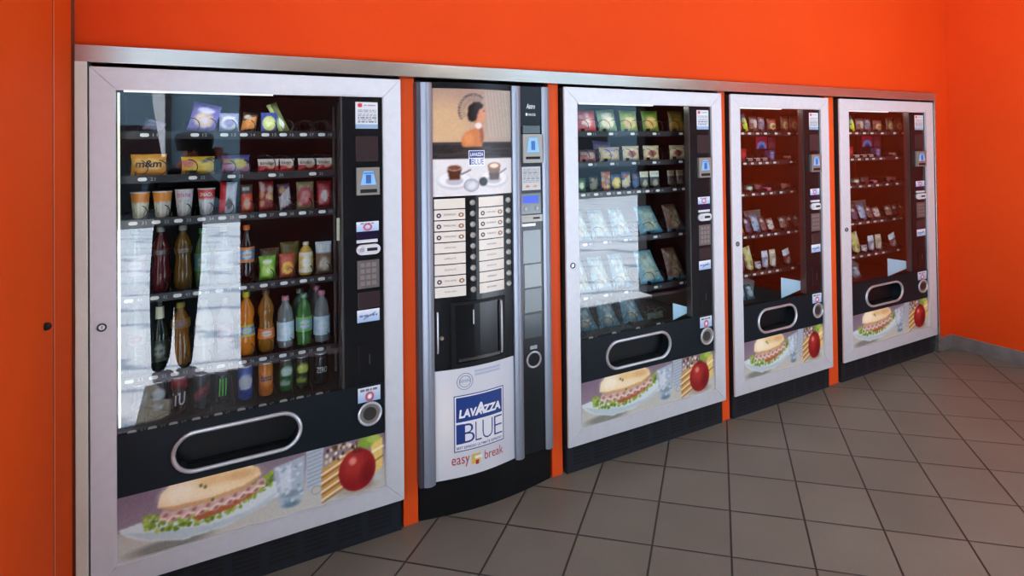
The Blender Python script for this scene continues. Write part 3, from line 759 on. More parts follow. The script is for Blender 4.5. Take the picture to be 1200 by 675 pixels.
# --- row 2
g2 = 'snacks on the second shelf of the ' + LM
bag(.094, .202, 1.470, .076, Y0, paint('half', (226, 158, 50), (222, 150, 44), (240, 196, 110)), 'candy_bag', 'yellow peanut candy bag with big dark letters, second shelf, ' + LM, 'candy', g2,
    txt=[('m&m', .14, .86, .36, .70, (64, 34, 20), .12, .03)])
bag(.245, .352, 1.470, .064, Y0, paint('mix', (222, 186, 50), (196, 120, 110), (60, 60, 50)), 'candy_bag', 'yellow and pink candy bag beside the lettered yellow bag, second shelf, ' + LM, 'candy', g2)
bag(.374, .469, 1.470, .068, Y0, paint('half', (60, 62, 130), (180, 140, 170), (204, 196, 90)), 'candy_bag', 'blue and mauve candy bag in the middle of the second shelf, ' + LM, 'candy', g2)
for k, (a, b_, w_) in enumerate(((.495, .570, 'first'), (.572, .626, 'second'), (.638, .704, 'third'), (.706, .770, 'last'))):
    bag(a, b_, 1.470, .050, Y0, paint('half', (224, 218, 212), (190, 44, 44), (206, 180, 150)), 'chocolate_bar', '%s white and red chocolate bar from the left, second shelf, %s' % (w_, LM), 'chocolate bar', g2, d=.018,
        txt=[('kinder', .12, .78, .52, .80, (40, 32, 34), .1, .0)])
# --- row 3
g3 = 'dessert cups on the third shelf of the ' + LM
cup(.092, .150, 1.318, .094, Y0, (206, 128, 50), (222, 214, 186), (150, 80, 30), None, 'paper cup with orange rim band, leftmost on the third shelf, ' + LM, g3)
cup(.158, .217, 1.318, .094, Y0, (214, 136, 44), (210, 210, 200), (150, 80, 30), None, 'paper cup with orange rim band, second on the third shelf, ' + LM, g3)
cup(.225, .283, 1.318, .098, Y0, (200, 196, 206), (212, 216, 214), (176, 40, 50), 'ESTATHE', 'white paper cup with red lettering under the rim, third shelf, ' + LM, g3)
cup(.296, .353, 1.318, .098, Y0, (206, 66, 56), (206, 214, 218), (240, 230, 224), 'SNACK', 'paper cup with red rim band, fourth on the third shelf, ' + LM, g3)
g3 = 'bars on the third shelf of the ' + LM
bag(.362, .420, 1.318, .118, Y0, paint('vert', (206, 212, 220), (190, 36, 40), (70, 54, 48)), 'chocolate_bar', 'tall red and white pack right of the paper cups, third shelf, ' + LM, 'chocolate bar', g3, tilt=.06)
bag(.437, .478, 1.318, .106, Y0, paint('band', (190, 66, 34), (50, 48, 50), (196, 196, 186)), 'chocolate_bar', 'narrow orange and black bar on the third shelf, ' + LM, 'chocolate bar', g3, d=.02)
bag(.498, .551, 1.318, .116, Y0, paint('mix', (128, 24, 28), (196, 160, 110), (170, 160, 156)), 'chocolate_bar', 'dark red bag with nuts on the third shelf, ' + LM, 'chocolate bar', g3)
bag(.572, .618, 1.318, .104, Y0, paint('diag', (58, 48, 66), (170, 164, 166), (176, 130, 80)), 'chocolate_bar', 'brown and white bar tilted left on the third shelf, ' + LM, 'chocolate bar', g3, tilt=-.1, d=.018)
bag(.632, .698, 1.318, .108, Y0, paint('round', (150, 138, 96), (166, 58, 66), (196, 130, 130)), 'chocolate_bar', 'beige pack with a red disc on the third shelf, ' + LM, 'chocolate bar', g3)
bag(.708, .766, 1.318, .108, Y0, paint('round', (130, 26, 34), (170, 60, 64), (206, 196, 186)), 'chocolate_bar', 'red pack at the right end of the third shelf, ' + LM, 'chocolate bar', g3)
# --- row 4 bottles
g4 = 'bottles on the fourth shelf of the ' + LM; YB = .15
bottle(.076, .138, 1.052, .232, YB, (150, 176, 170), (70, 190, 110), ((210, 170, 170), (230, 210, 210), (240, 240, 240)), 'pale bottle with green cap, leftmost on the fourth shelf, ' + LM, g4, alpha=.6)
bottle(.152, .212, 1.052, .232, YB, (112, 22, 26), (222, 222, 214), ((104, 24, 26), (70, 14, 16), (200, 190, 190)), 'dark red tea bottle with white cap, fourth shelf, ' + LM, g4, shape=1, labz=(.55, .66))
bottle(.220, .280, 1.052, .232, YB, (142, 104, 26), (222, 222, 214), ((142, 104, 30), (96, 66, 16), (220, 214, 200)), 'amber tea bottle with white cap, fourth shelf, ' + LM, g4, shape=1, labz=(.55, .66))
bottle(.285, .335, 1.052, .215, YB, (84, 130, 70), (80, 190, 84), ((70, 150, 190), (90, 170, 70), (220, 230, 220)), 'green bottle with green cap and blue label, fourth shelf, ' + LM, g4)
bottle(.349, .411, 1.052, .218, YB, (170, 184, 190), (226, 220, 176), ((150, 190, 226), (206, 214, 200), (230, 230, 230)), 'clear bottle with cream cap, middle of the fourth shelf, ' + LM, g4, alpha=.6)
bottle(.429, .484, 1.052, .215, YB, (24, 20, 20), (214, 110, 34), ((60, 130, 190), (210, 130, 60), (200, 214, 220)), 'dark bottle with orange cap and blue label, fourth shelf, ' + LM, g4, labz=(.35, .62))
g4 = 'snack packs on the fourth shelf of the ' + LM
bag(.497, .556, 1.052, .092, Y0, paint('blob', (110, 170, 50), (176, 206, 90), (214, 226, 200)), 'snack_pack', 'bright green snack pack on the fourth shelf, ' + LM, 'snack', g4)
bag(.568, .626, 1.052, .094, Y0, paint('blob', (170, 72, 50), (226, 180, 60), (200, 90, 76)), 'snack_pack', 'red and yellow snack pack beside the green one, fourth shelf, ' + LM, 'snack', g4)
bag(.505, .575, 1.052, .112, .21, paint('half', (78, 64, 40), (60, 48, 34), (110, 100, 60)), 'snack_pack', 'brown snack bag behind the green pack, fourth shelf, ' + LM, 'snack', g4)
bag(.578, .650, 1.052, .130, .215, paint('half', (96, 90, 40), (70, 58, 34), (140, 130, 60)), 'snack_pack', 'olive snack bag behind the red and yellow pack, ' + LM, 'snack', g4)
bottle(.640, .694, 1.052, .132, YB, (214, 176, 84), (226, 222, 206), ((220, 190, 96), (226, 222, 206), (240, 236, 220)), 'short yellow pouch bottle with white cap, fourth shelf, ' + LM, g4, shape=3, labz=(.1, .7))
bag(.702, .764, 1.052, .128, Y0, paint('band', (122, 96, 70), (196, 214, 222), (226, 222, 210)), 'snack_pack', 'white and brown coffee pack at the right end of the fourth shelf, ' + LM, 'snack', g4)
# --- row 5 bottles
g5 = 'bottles on the fifth shelf of the ' + LM
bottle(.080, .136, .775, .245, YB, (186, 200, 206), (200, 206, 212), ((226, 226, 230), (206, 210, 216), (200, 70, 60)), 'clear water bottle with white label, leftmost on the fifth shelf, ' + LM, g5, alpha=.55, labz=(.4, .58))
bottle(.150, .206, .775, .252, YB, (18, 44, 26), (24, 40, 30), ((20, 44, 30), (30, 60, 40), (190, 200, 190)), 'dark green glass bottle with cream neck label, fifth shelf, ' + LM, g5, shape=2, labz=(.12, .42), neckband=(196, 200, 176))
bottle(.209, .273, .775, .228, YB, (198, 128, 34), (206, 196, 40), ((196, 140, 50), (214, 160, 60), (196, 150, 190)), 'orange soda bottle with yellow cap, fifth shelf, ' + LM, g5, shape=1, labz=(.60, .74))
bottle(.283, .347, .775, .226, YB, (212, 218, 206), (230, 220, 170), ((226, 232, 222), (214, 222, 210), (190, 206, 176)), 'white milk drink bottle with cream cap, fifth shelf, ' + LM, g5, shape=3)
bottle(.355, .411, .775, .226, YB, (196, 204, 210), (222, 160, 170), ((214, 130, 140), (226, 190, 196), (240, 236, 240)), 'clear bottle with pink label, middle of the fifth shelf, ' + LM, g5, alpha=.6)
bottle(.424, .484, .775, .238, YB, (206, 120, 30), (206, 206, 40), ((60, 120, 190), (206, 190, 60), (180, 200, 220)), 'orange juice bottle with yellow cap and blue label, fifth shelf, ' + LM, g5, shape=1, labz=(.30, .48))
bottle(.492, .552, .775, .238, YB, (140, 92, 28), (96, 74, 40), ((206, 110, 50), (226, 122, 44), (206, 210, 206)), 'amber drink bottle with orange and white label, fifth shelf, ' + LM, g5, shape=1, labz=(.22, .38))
bottle(.560, .622, .775, .202, YB, (140, 150, 150), (206, 136, 150), ((176, 206, 222), (196, 220, 230), (220, 230, 236)), 'clear water bottle with pink cap left of the green one, fifth shelf, ' + LM, g5, alpha=.6, shape=3, labz=(.16, .52))
bottle(.629, .689, .775, .204, YB, (70, 130, 62), (120, 170, 140), ((120, 170, 190), (130, 190, 90), (200, 220, 226)), 'green mineral water bottle with green cap, fifth shelf, ' + LM, g5, alpha=.85, shape=3, labz=(.28, .56))
bottle(.694, .757, .775, .206, YB, (140, 150, 150), (206, 130, 150), ((176, 206, 222), (196, 220, 230), (220, 230, 236)), 'clear water bottle with pink cap at the right end, fifth shelf, ' + LM, g5, alpha=.6, shape=3, labz=(.16, .52))
bottle(.622, .684, .775, .210, YB + .07, (80, 120, 100), (110, 150, 130), None, 'green capped bottle behind the green mineral water bottle, ' + LM, g5, alpha=.7, shape=3)
bottle(.686, .748, .775, .214, YB + .07, (120, 126, 126), (190, 120, 140), None, 'water bottle directly behind the rightmost pink capped bottle, ' + LM, g5, alpha=.55, shape=3)
bottle(.680, .742, .775, .218, YB + .14, (120, 126, 126), (176, 110, 130), None, 'rearmost pink capped water bottle in the right lane, ' + LM, g5, alpha=.55, shape=3)
# --- row 6 cans
g6 = 'cans on the bottom shelf of the ' + LM; ZB = .606; YC = .155
can(.090, .142, ZB, .125, YC, cancv((34, 44, 58), (44, 54, 66), (90, 100, 116), 1), 'dark blue can at the left end of the bottom shelf, ' + LM, g6)
can(.148, .200, ZB, .125, YC, cancv((30, 38, 52), (40, 48, 60), (170, 180, 190), 2), 'dark can with small white marks, second on the bottom shelf, ' + LM, g6)
can(.210, .262, ZB, .128, YC, cancv((44, 26, 30), (150, 30, 44), (60, 30, 34), 0), 'dark can with red top and big white letters, bottom shelf, ' + LM, g6, ('TU', .22, .58, (196, 204, 210), .1, .02))
can(.279, .331, ZB, .125, YC, cancv((30, 34, 44), (40, 44, 56), (120, 50, 56), 1), 'dark can with a faint red mark, bottom shelf, ' + LM, g6)
cn = can(.348, .400, ZB, .125, YC, cancv((14, 16, 18), (24, 28, 30), (18, 20, 22), 0), 'black can with bright green claw mark, bottom shelf, ' + LM, g6)
cl = MB()
for dx in (-.010, 0, .010): cl.tube([(dx + .001, -.0272 if dx == 0 else -.0252, .098), (dx, -.0276 if dx == 0 else -.0258, .06), (dx - .0015, -.0272 if dx == 0 else -.0256, .034)], .0022, 6)
cl.build('claw_mark', 'green_glow', cn)
can(.423, .475, ZB, .125, YC, cancv((40, 70, 150), (60, 90, 170), (190, 196, 206), 0), 'blue energy drink can on the bottom shelf, ' + LM, g6)
can(.494, .546, ZB, .125, YC, cancv((206, 112, 34), (216, 126, 40), (222, 140, 60), 0), 'orange soda can with dark blue lettering, bottom shelf, ' + LM, g6, ('fanta', .46, .66, (36, 50, 110), .15, .02))
can(.566, .618, ZB, .125, YC, cancv((40, 96, 50), (36, 66, 44), (176, 200, 190), 2), 'green can with pale marks, bottom shelf, ' + LM, g6)
can(.625, .677, ZB, .125, YC, cancv((24, 50, 28), (30, 44, 30), (196, 206, 90), 2), 'dark green can with yellow marks, bottom shelf, ' + LM, g6)
can(.695, .748, ZB, .125, YC, cancv((22, 24, 26), (28, 30, 32), (30, 32, 34), 0), 'black can with white letters at the right end, bottom shelf, ' + LM, g6, ('ZERO', .40, .58, (196, 200, 200), 0, .01))

# ================================================================== MIDDLE SNACK MACHINE
O3 = 1.778
MM = 'middle snack machine'
T1 = [(.171, .287), (.309, .417), (.444, .556), (.590, .704), (.778, .891)]
T2 = [(.182, .284), (.302, .433), (.451, .563), (.589, .700), (.774, .887)]
T3 = [(.157, .217), (.239, .291), (.313, .372), (.375, .440), (.443, .500), (.513, .560), (.565, .623), (.632, .698), (.757, .810), (.822, .874)]
T4 = [(.140, .250), (.256, .378), (.385, .506), (.560, .724), (.753, .889)]
T6 = [(.154, .290), (.300, .430), (.450, .585), (.600, .712)]
def big(z, items): return (z, [((a + b_) / 2, .032, True) for a, b_ in items], 0)
Bm, _ = snack_machine(O3, 1.013, .073, .152, [big(1.625, T1), big(1.470, T2), rowspec(1.318, T3, .02), big(1.070, T4), big(.800, T4), big(.600, T6)],
                      'snack vending machine with crisps and sandwich packs, right of the coffee machine', .892, 1)
def X3(a): return a + O3
gg = 'crisp bags on the top shelf of the ' + MM
bag(X3(.171), X3(.287), 1.625, .112, Y0, paint('mix', (190, 70, 66), (230, 206, 196), (140, 60, 70)), 'crisp_bag', 'red and white crisp bag at the left end, top shelf, ' + MM, 'crisps', gg, lean=-.2)
bag(X3(.305), X3(.420), 1.625, .118, Y0, paint('blob', (120, 150, 110), (226, 206, 170), (214, 206, 186)), 'crisp_bag', 'beige and green crisp bag leaning left, second on the top shelf, ' + MM, 'crisps', gg, lean=-.2, tilt=-.08)
bag(X3(.444), X3(.558), 1.625, .116, Y0, paint('blob', (130, 150, 60), (214, 170, 110), (150, 170, 80)), 'crisp_bag', 'yellow green crisp bag, middle of the top shelf, ' + MM, 'crisps', gg, lean=-.2)
bag(X3(.590), X3(.704), 1.625, .118, Y0, paint('blob', (96, 120, 40), (206, 150, 80), (130, 150, 50)), 'crisp_bag', 'darker green and orange crisp bag, fourth on the top shelf, ' + MM, 'crisps', gg, lean=-.2)
bag(X3(.778), X3(.891), 1.625, .120, Y0, paint('blob', (110, 90, 34), (150, 110, 40), (120, 100, 40)), 'crisp_bag', 'dull gold crisp bag at the right end, top shelf, ' + MM, 'crisps', gg, lean=-.2)
gg = 'snacks on the second shelf of the ' + MM
bag(X3(.182), X3(.284), 1.470, .064, Y0, paint('half', (96, 66, 80), (176, 90, 90), (190, 170, 150)), 'snack_pack', 'dark pink snack pack at the left end, second shelf, ' + MM, 'snack', gg)
bag(X3(.302), X3(.433), 1.470, .076, Y0, paint('blob', (190, 170, 140), (214, 186, 130), (150, 140, 190)), 'snack_pack', 'cream biscuit pack in front of a lilac one, second shelf, ' + MM, 'snack', gg)
bag(X3(.300), X3(.420), 1.470, .112, .20, paint('half', (120, 110, 160), (170, 160, 190), (190, 186, 206)), 'snack_pack', 'lilac pack leaning behind the cream biscuit pack, second shelf, ' + MM, 'snack', gg, lean=-.3, tilt=.1)
for (a, b_), w_ in zip(T2[2:], ('left of three', 'middle of three', 'right of three')):
    bag(X3(a), X3(b_), 1.470, .080, Y0, paint('round', (206, 186, 150), (226, 200, 150), (160, 70, 60)), 'snack_pack', 'cream biscuit pack with red cap picture, %s, second shelf, %s' % (w_, MM), 'snack', gg)
gg = 'small snacks on the third shelf of the ' + MM
for (a, b_), h_, st_, cs_, lb_ in zip(T3, (.072, .078, .100, .082, .094, .084, .092, .092, .092, .092),
        ('round', 'diag', 'mix', 'round', 'diag', 'diag', 'band', 'band', 'band', 'band'),
        (((50, 90, 60), (80, 130, 90), (226, 230, 200)), ((50, 54, 50), (120, 116, 90), (150, 130, 90)), ((180, 90, 60), (226, 200, 110), (140, 150, 140)),
         ((60, 80, 130), (226, 190, 70), (240, 214, 130)), ((60, 90, 130), (206, 190, 150), (190, 80, 60)), ((40, 60, 96), (70, 96, 130), (150, 90, 90)),
         ((60, 70, 80), (222, 222, 200), (214, 206, 150)), ((70, 72, 74), (222, 222, 206), (200, 190, 150)), ((56, 44, 40), (150, 140, 110), (130, 110, 80)), ((56, 44, 40), (150, 140, 110), (130, 110, 80))),
        ('small dark green packet with a light spot, leftmost', 'small dark packet, second', 'tall multicoloured packet, third', 'packet with a yellow disc, fourth', 'blue and cream packet, fifth',
         'dark blue packet, sixth', 'white topped snack tube, left of the first pair', 'white topped snack tube, right of the first pair', 'dim snack tube, left of the second pair', 'dim snack tube, right of the second pair')):
    bag(X3(a), X3(b_), 1.318, h_, Y0, paint(st_, *cs_), 'snack_pack', lb_ + ', third shelf, ' + MM, 'snack', gg, d=.022)
for z_, rn, h_ in ((1.070, 'fourth', .155), (.800, 'fifth', .180)):
    for k, ((a, b_), w_) in enumerate(zip(T4, ('leftmost', 'second', 'third', 'fourth', 'rightmost'))):
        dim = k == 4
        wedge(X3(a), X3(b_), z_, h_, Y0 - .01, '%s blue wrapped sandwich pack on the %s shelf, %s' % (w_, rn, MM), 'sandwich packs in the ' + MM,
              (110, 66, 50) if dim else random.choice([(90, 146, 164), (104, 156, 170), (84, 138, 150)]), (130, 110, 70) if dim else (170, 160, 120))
for k, ((a, b_), w_) in enumerate(zip(T6[:3], ('left', 'middle', 'right'))):
    wedge(X3(a), X3(b_), .604, .140, Y0, '%s one of three teal sandwich packs on the bottom shelf, %s' % (w_, MM), 'sandwich packs in the ' + MM, (52, 104, 126), (96, 100, 96))
bag(X3(.600), X3(.712), .604, .036, Y0, paint('mix', (70, 86, 80), (120, 120, 90), (60, 70, 70)), 'snack_pack', 'low dark packet right of the teal sandwich packs, bottom shelf, ' + MM, 'snack', 'snacks on the bottom shelf of the ' + MM)

# ================================================================== NARROW MACHINE (fourth) and its wider twin (fifth)
O4 = 2.862
N1 = 'fourth machine'
U1 = [(.205, .258), (.262, .318), (.321, .396), (.400, .456), (.481, .566), (.606, .680), (.685, .768)]
U2 = [(.215, .279), (.283, .335), (.350, .405), (.410, .465), (.480, .532), (.620, .700)]
U3 = [(.180, .270), (.280, .350), (.360, .430), (.440, .500), (.520, .600), (.620, .700)]
U4 = [(.215, .262), (.280, .330), (.348, .405), (.415, .465), (.476, .532), (.590, .652), (.660, .722), (.728, .775)]
U5 = [(.215, .268), (.278, .345), (.350, .405), (.415, .472), (.482, .542), (.610, .700)]
Cm, xw4 = snack_machine(O4, .858, .075, .152, [rowspec(1.625, U1, .022), rowspec(1.445, U2, .02), rowspec(1.258, U3, .02), rowspec(1.005, U4, .02), rowspec(.778, U5, .02), (.600, [], 0)],
                        'narrow snack vending machine with sparse shelves, fourth in the row', .768, 1)
MB().prism([(.455, .610), (.640, .640), (.640, .690), (.455, .735)], .055, .057).build('pale_trapezoid', 'palepanel', Cm)  # pale blue trapezoid with a little added glow
MB().prism([(.690, .612), (.787, .634), (.787, .668), (.690, .702)], .055, .057).build('pale_trapezoid', 'palepanel', Bm)
prod4 = []
def P(kind, a, b_, z, h, cv, name, lb, cat, grp, **k):
    f = bag if kind == 'b' else carton
    o = f(a + O4, b_ + O4, z, h, k.pop('y', Y0), cv, name, lb + ', %MACH%', cat, grp + ' of the %MACH%', **k); prod4.append(o); return o
gA = 'snacks on the top shelf'
P('b', .205, .258, 1.625, .072, paint('half', (196, 70, 36), (180, 56, 30), (206, 110, 60)), 'candy_bag', 'orange red packet at the left end, top shelf', 'candy', gA)
P('b', .272, .312, 1.625, .112, paint('half', (40, 50, 96), (170, 196, 40), (210, 220, 90)), 'chocolate_bar', 'blue and lime bar tilted left, top shelf', 'chocolate bar', gA, tilt=-.25, d=.016)
P('b', .325, .394, 1.625, .096, paint('half', (84, 46, 44), (120, 80, 70), (196, 180, 170)), 'candy_bag', 'brown pack with a pale spot, third on the top shelf', 'candy', gA)
P('b', .402, .456, 1.625, .092, paint('diag', (84, 60, 70), (110, 104, 120), (150, 140, 150)), 'candy_bag', 'grey mauve pack, fourth on the top shelf', 'candy', gA)
P('b', .483, .564, 1.625, .082, paint('blob', (110, 44, 36), (186, 160, 110), (150, 60, 50)), 'candy_bag', 'red pack with cream foot, fifth on the top shelf', 'candy', gA)
P('b', .608, .680, 1.625, .100, paint('blob', (96, 50, 40), (170, 140, 90), (120, 80, 60)), 'candy_bag', 'left of two brown and cream packs, top shelf', 'candy', gA)
P('b', .688, .768, 1.625, .102, paint('blob', (90, 50, 42), (176, 150, 110), (120, 86, 66)), 'candy_bag', 'right of two brown and cream packs, top shelf', 'candy', gA)
gA = 'boxes on the second shelf'
P('c', .452, .556, 1.445, .150, paint('round', (170, 30, 60), (80, 140, 200), (40, 60, 130)).rect(0, .52, 1, 1, C(40, 18, 22)), 'candy_box', 'tall crimson box with a blue square, second shelf', 'candy box', gA, y=.23)  # lower half painted dark like the shade below, next box too
P('c', .562, .636, 1.445, .148, paint('round', (84, 26, 40), (100, 50, 66), (90, 60, 80)).rect(0, .52, 1, 1, C(34, 16, 18)), 'candy_box', 'dim crimson box right of the bright one, second shelf', 'candy box', gA, y=.23)
P('c', .215, .279, 1.445, .076, paint('half', (160, 30, 36), (130, 30, 34), (190, 60, 60)), 'candy_box', 'small red box at the left end, second shelf', 'candy box', gA)
for (a, b_), w_ in zip(U2[1:4], ('left', 'middle', 'right')):
    P('c', a, b_, 1.445, .018, paint('half', (196, 190, 176), (176, 170, 160), (150, 130, 120), 12, 6), 'gum_pack', '%s one of three flat white gum packs, second shelf' % w_, 'gum', 'gum packs on the second shelf')
P('c', .484, .530, 1.445, .062, paint('blob', (72, 66, 110), (120, 120, 160), (150, 150, 180)), 'candy_box', 'small violet box in front of the crimson box, second shelf', 'candy box', gA)
P('b', .628, .700, 1.445, .028, paint('half', (96, 70, 60), (150, 120, 110), (190, 170, 150), 12, 8), 'gum_pack', 'small brown pack lying at right, second shelf', 'gum', gA)
gA = 'items on the third shelf'
P('b', .272, .345, 1.258, .044, paint('round', (30, 50, 40), (110, 150, 120), (210, 226, 214)), 'candy_bag', 'small dark packet with a green and white sparkle, third shelf', 'candy', gA)
P('b', .185, .262, 1.258, .060, paint('half', (30, 24, 28), (44, 34, 36), (60, 50, 52)), 'candy_bag', 'black packet at the left end, third shelf', 'candy', gA)
P('b', .362, .430, 1.258, .046, paint('diag', (60, 34, 40), (90, 50, 56), (110, 80, 80)), 'candy_bag', 'dark maroon packet, third from left, third shelf', 'candy', gA)
P('c', .436, .492, 1.258, .020, paint('half', (190, 90, 130), (170, 70, 110), (226, 170, 190), 12, 6), 'gum_pack', 'small pink pack on the third shelf', 'gum', gA)
P('b', .600, .690, 1.258, .040, paint('diag', (80, 48, 44), (110, 70, 60), (130, 90, 80)), 'candy_bag', 'brown packet at right, third shelf', 'candy', gA)
gA = 'thin packs on the fourth shelf'
for (a, b_), h_, c1_, c2_, lb_ in zip(U4, (.072, .100, .114, .096, .082, .086, .086, .088),
        ((206, 130, 50), (96, 84, 110), (150, 180, 206), (120, 84, 80), (206, 196, 184), (140, 104, 90), (96, 56, 50), (120, 100, 84)),
        ((160, 70, 40), (60, 44, 60), (90, 120, 160), (70, 44, 44), (120, 80, 70), (80, 44, 40), (70, 40, 36), (80, 60, 50)),
        ('small orange pack, leftmost', 'mauve pack, second', 'pale blue pack, third', 'brown pack, fourth', 'white pack, fifth', 'tan pack, sixth', 'dark brown pack, seventh', 'beige pack, rightmost')):
    P('b', a, b_, 1.005, h_, paint('diag', c2_, c1_, (214, 210, 200)), 'snack_pack', lb_ + ' on the fourth shelf', 'snack', gA, lean=-.3, d=.014, tilt=-.12)
P('b', .35, .50, 1.005, .130, paint('mix', (110, 100, 90), (150, 140, 120), (90, 70, 60)), 'snack_pack', 'wide grey pack behind the others, fourth shelf', 'snack', gA, lean=-.2, y=.21)
gA = 'packs on the fifth shelf'
P('b', .218, .262, .778, .088, paint('diag', (80, 44, 66), (120, 70, 100), (140, 110, 130)), 'snack_pack', 'purple pack, leftmost on the fifth shelf', 'snack', gA)
P('b', .280, .345, .778, .150, paint('mix', (196, 190, 110), (214, 214, 200), (120, 110, 60)), 'snack_pack', 'tall yellow and white pack leaning left, fifth shelf', 'snack', gA, tilt=-.2)
P('b', .352, .402, .778, .050, paint('blob', (170, 170, 176), (210, 210, 214), (120, 110, 120)), 'snack_pack', 'low grey white pack on the fifth shelf', 'snack', gA)
P('b', .417, .470, .778, .108, paint('band', (120, 130, 150), (206, 210, 214), (226, 226, 226)), 'snack_pack', 'white topped blue pack on the fifth shelf', 'snack', gA)
P('b', .484, .540, .778, .110, paint('band', (170, 150, 120), (196, 176, 140), (236, 232, 220)), 'snack_pack', 'beige and white pack on the fifth shelf', 'snack', gA)
P('b', .628, .690, .778, .104, paint('band', (100, 52, 46), (222, 228, 234), (230, 234, 238)), 'snack_pack', 'pack with a bright white head and foot, fifth shelf', 'snack', gA, tilt=-.25)
gA = 'sheets and pouches on the bottom shelf'
P('b', .150, .205, .606, .125, paint('blob', (70, 110, 130), (150, 180, 196), (206, 216, 222)), 'water_pouch', 'left one of three pale blue pouches, bottom shelf', 'pouch', gA, lean=-.4)
P('b', .215, .275, .606, .120, paint('blob', (60, 96, 116), (150, 176, 190), (190, 204, 210)), 'water_pouch', 'middle one of three pale blue pouches, bottom shelf', 'pouch', gA, lean=-.4)
P('b', .285, .350, .606, .090, paint('blob', (70, 100, 116), (170, 190, 200), (206, 214, 218)), 'water_pouch', 'right one of three pale blue pouches, bottom shelf', 'pouch', gA, lean=-.5)
P('b', .230, .420, .606, .130, paint('half', (150, 150, 146), (120, 126, 126), (170, 170, 160)), 'folded_bag', 'wide grey folded bag leaning behind the pouches, bottom shelf', 'bag', gA, lean=-.3, tilt=.45, y=.22)
# the fifth machine: the same model, one quarter wider
SX = 1.265; O5 = 3.832
Dm = clone(Cm); Dm.location = (O5, 0, 0); Dm.scale = (SX, 1, 1)
tag(Dm, 'wider snack vending machine at the far right end, beside the bare orange wall')
for o in prod4:
    c = clone(o)
    c.location.x = O5 + (o.location.x - O4) * SX; c.scale = (SX, 1, 1)
    for q, nm in ((o, 'fourth machine'), (c, 'last machine at far right')):
        q['label'] = q['label'].replace('%MACH%', nm); q['group'] = q['group'].replace('%MACH%', nm)

# ================================================================== COFFEE MACHINE
K = empty('coffee_machine', (1.39, 0, 0)); tag(K, 'tall hot drinks vending machine with coffee poster and blue logo, between snack machines', 'coffee machine')
def kb(mb, name, m, parent=None, **k):
    o = mb.build(name, m, parent or K, **k)
    if parent is None: o.location = (-1.39, 0, 0)
    return o
XA, XB = 1.135, 1.500
def bulge(x): return .004 - .026 * math.sin(PI * min(1, max(0, (x - XA) / (XB - XA))))
def curved(mb, x0, x1, z0, z1, off=0., depth=.02, m=0, n_=14):
    vs = []; fs = []
    for i in range(n_ + 1):
        x = x0 + (x1 - x0) * i / n_; y = bulge(x) + off
        vs += [(x, y, z0), (x, y, z1), (x, y + depth, z1), (x, y + depth, z0)]
    for i in range(n_):
        a = i * 4; b_ = a + 4
        fs += [(a, b_, b_ + 1, a + 1), (a + 1, b_ + 1, b_ + 2, a + 2), (a + 2, b_ + 2, b_ + 3, a + 3), (a + 3, b_ + 3, b_, a)]
    fs += [(0, 1, 2, 3), (n_ * 4 + 3, n_ * 4 + 2, n_ * 4 + 1, n_ * 4)]
    return mb.add(vs, fs, m)
kb(MB().box(1.080, 1.700, .05, .75, 0.0, 1.835), 'cabinet', 'void')
# base, slightly bowed
bs = MB(); n_ = 14; vs = []; fs = []
for i in range(n_ + 1):
    x = 1.080 + .62 * i / n_; y = .045 - .042 * math.sin(PI * i / n_)
    vs += [(x, y, 0), (x, y - .004, .160), (x, .1, .160), (x, .1, 0)]
for i in range(n_):
    a = i * 4; b_ = a + 4; fs += [(a, b_, b_ + 1, a + 1), (a + 1, b_ + 1, b_ + 2, a + 2)]
bs.add(vs, fs + [(0, 1, 2, 3), (n_ * 4 + 3, n_ * 4 + 2, n_ * 4 + 1, n_ * 4)]); kb(bs, 'base', 'black')
# trims: each a narrow rounded column
def trim(x0, x1, z0, z1, dark):
    t = MB(); pr = []
    for i in range(9):
        a = PI * i / 8; pr.append((x1 - (x1 - x0) / 2 * (1 - math.cos(a)) if False else x0 + (x1 - x0) * i / 8, -.012 - .010 * math.sin(a) + .004))
    vs = []; fs = []
    for x, y in pr: vs += [(x, y, z0), (x, y, z1)]
    for i in range(8): fs.append((2 * i, 2 * i + 2, 2 * i + 3, 2 * i + 1))
    nb = len(vs); vs += [(x0, .05, z0), (x0, .05, z1), (x1, .05, z0), (x1, .05, z1)]
    fs += [(0, 1, nb + 1, nb), (16, nb + 2, nb + 3, 17), tuple([2 * i for i in range(9)][::-1] + [nb, nb + 2][0:2]), tuple([2 * i + 1 for i in range(9)] + [nb + 3, nb + 1])]
    t.add(vs, fs)
    return t
kb(trim(1.086, 1.134, .160, 1.822, 0), 'side_trim', 'alu_trim'); kb(MB().box(1.070, 1.086, -.004, .05, .160, 1.822), 'side_seal', mat('slate_seal', L3(70, 76, 86), .4, .3))
kb(trim(1.502, 1.543, .160, 1.822, 0), 'side_trim', 'alu_trim')
kb(trim(1.652, 1.690, .168, 1.822, 0), 'side_trim', 'alu_trim')
kb(curved(MB(), XA, XB, .619, 1.826), 'door_panel', 'gloss_black')
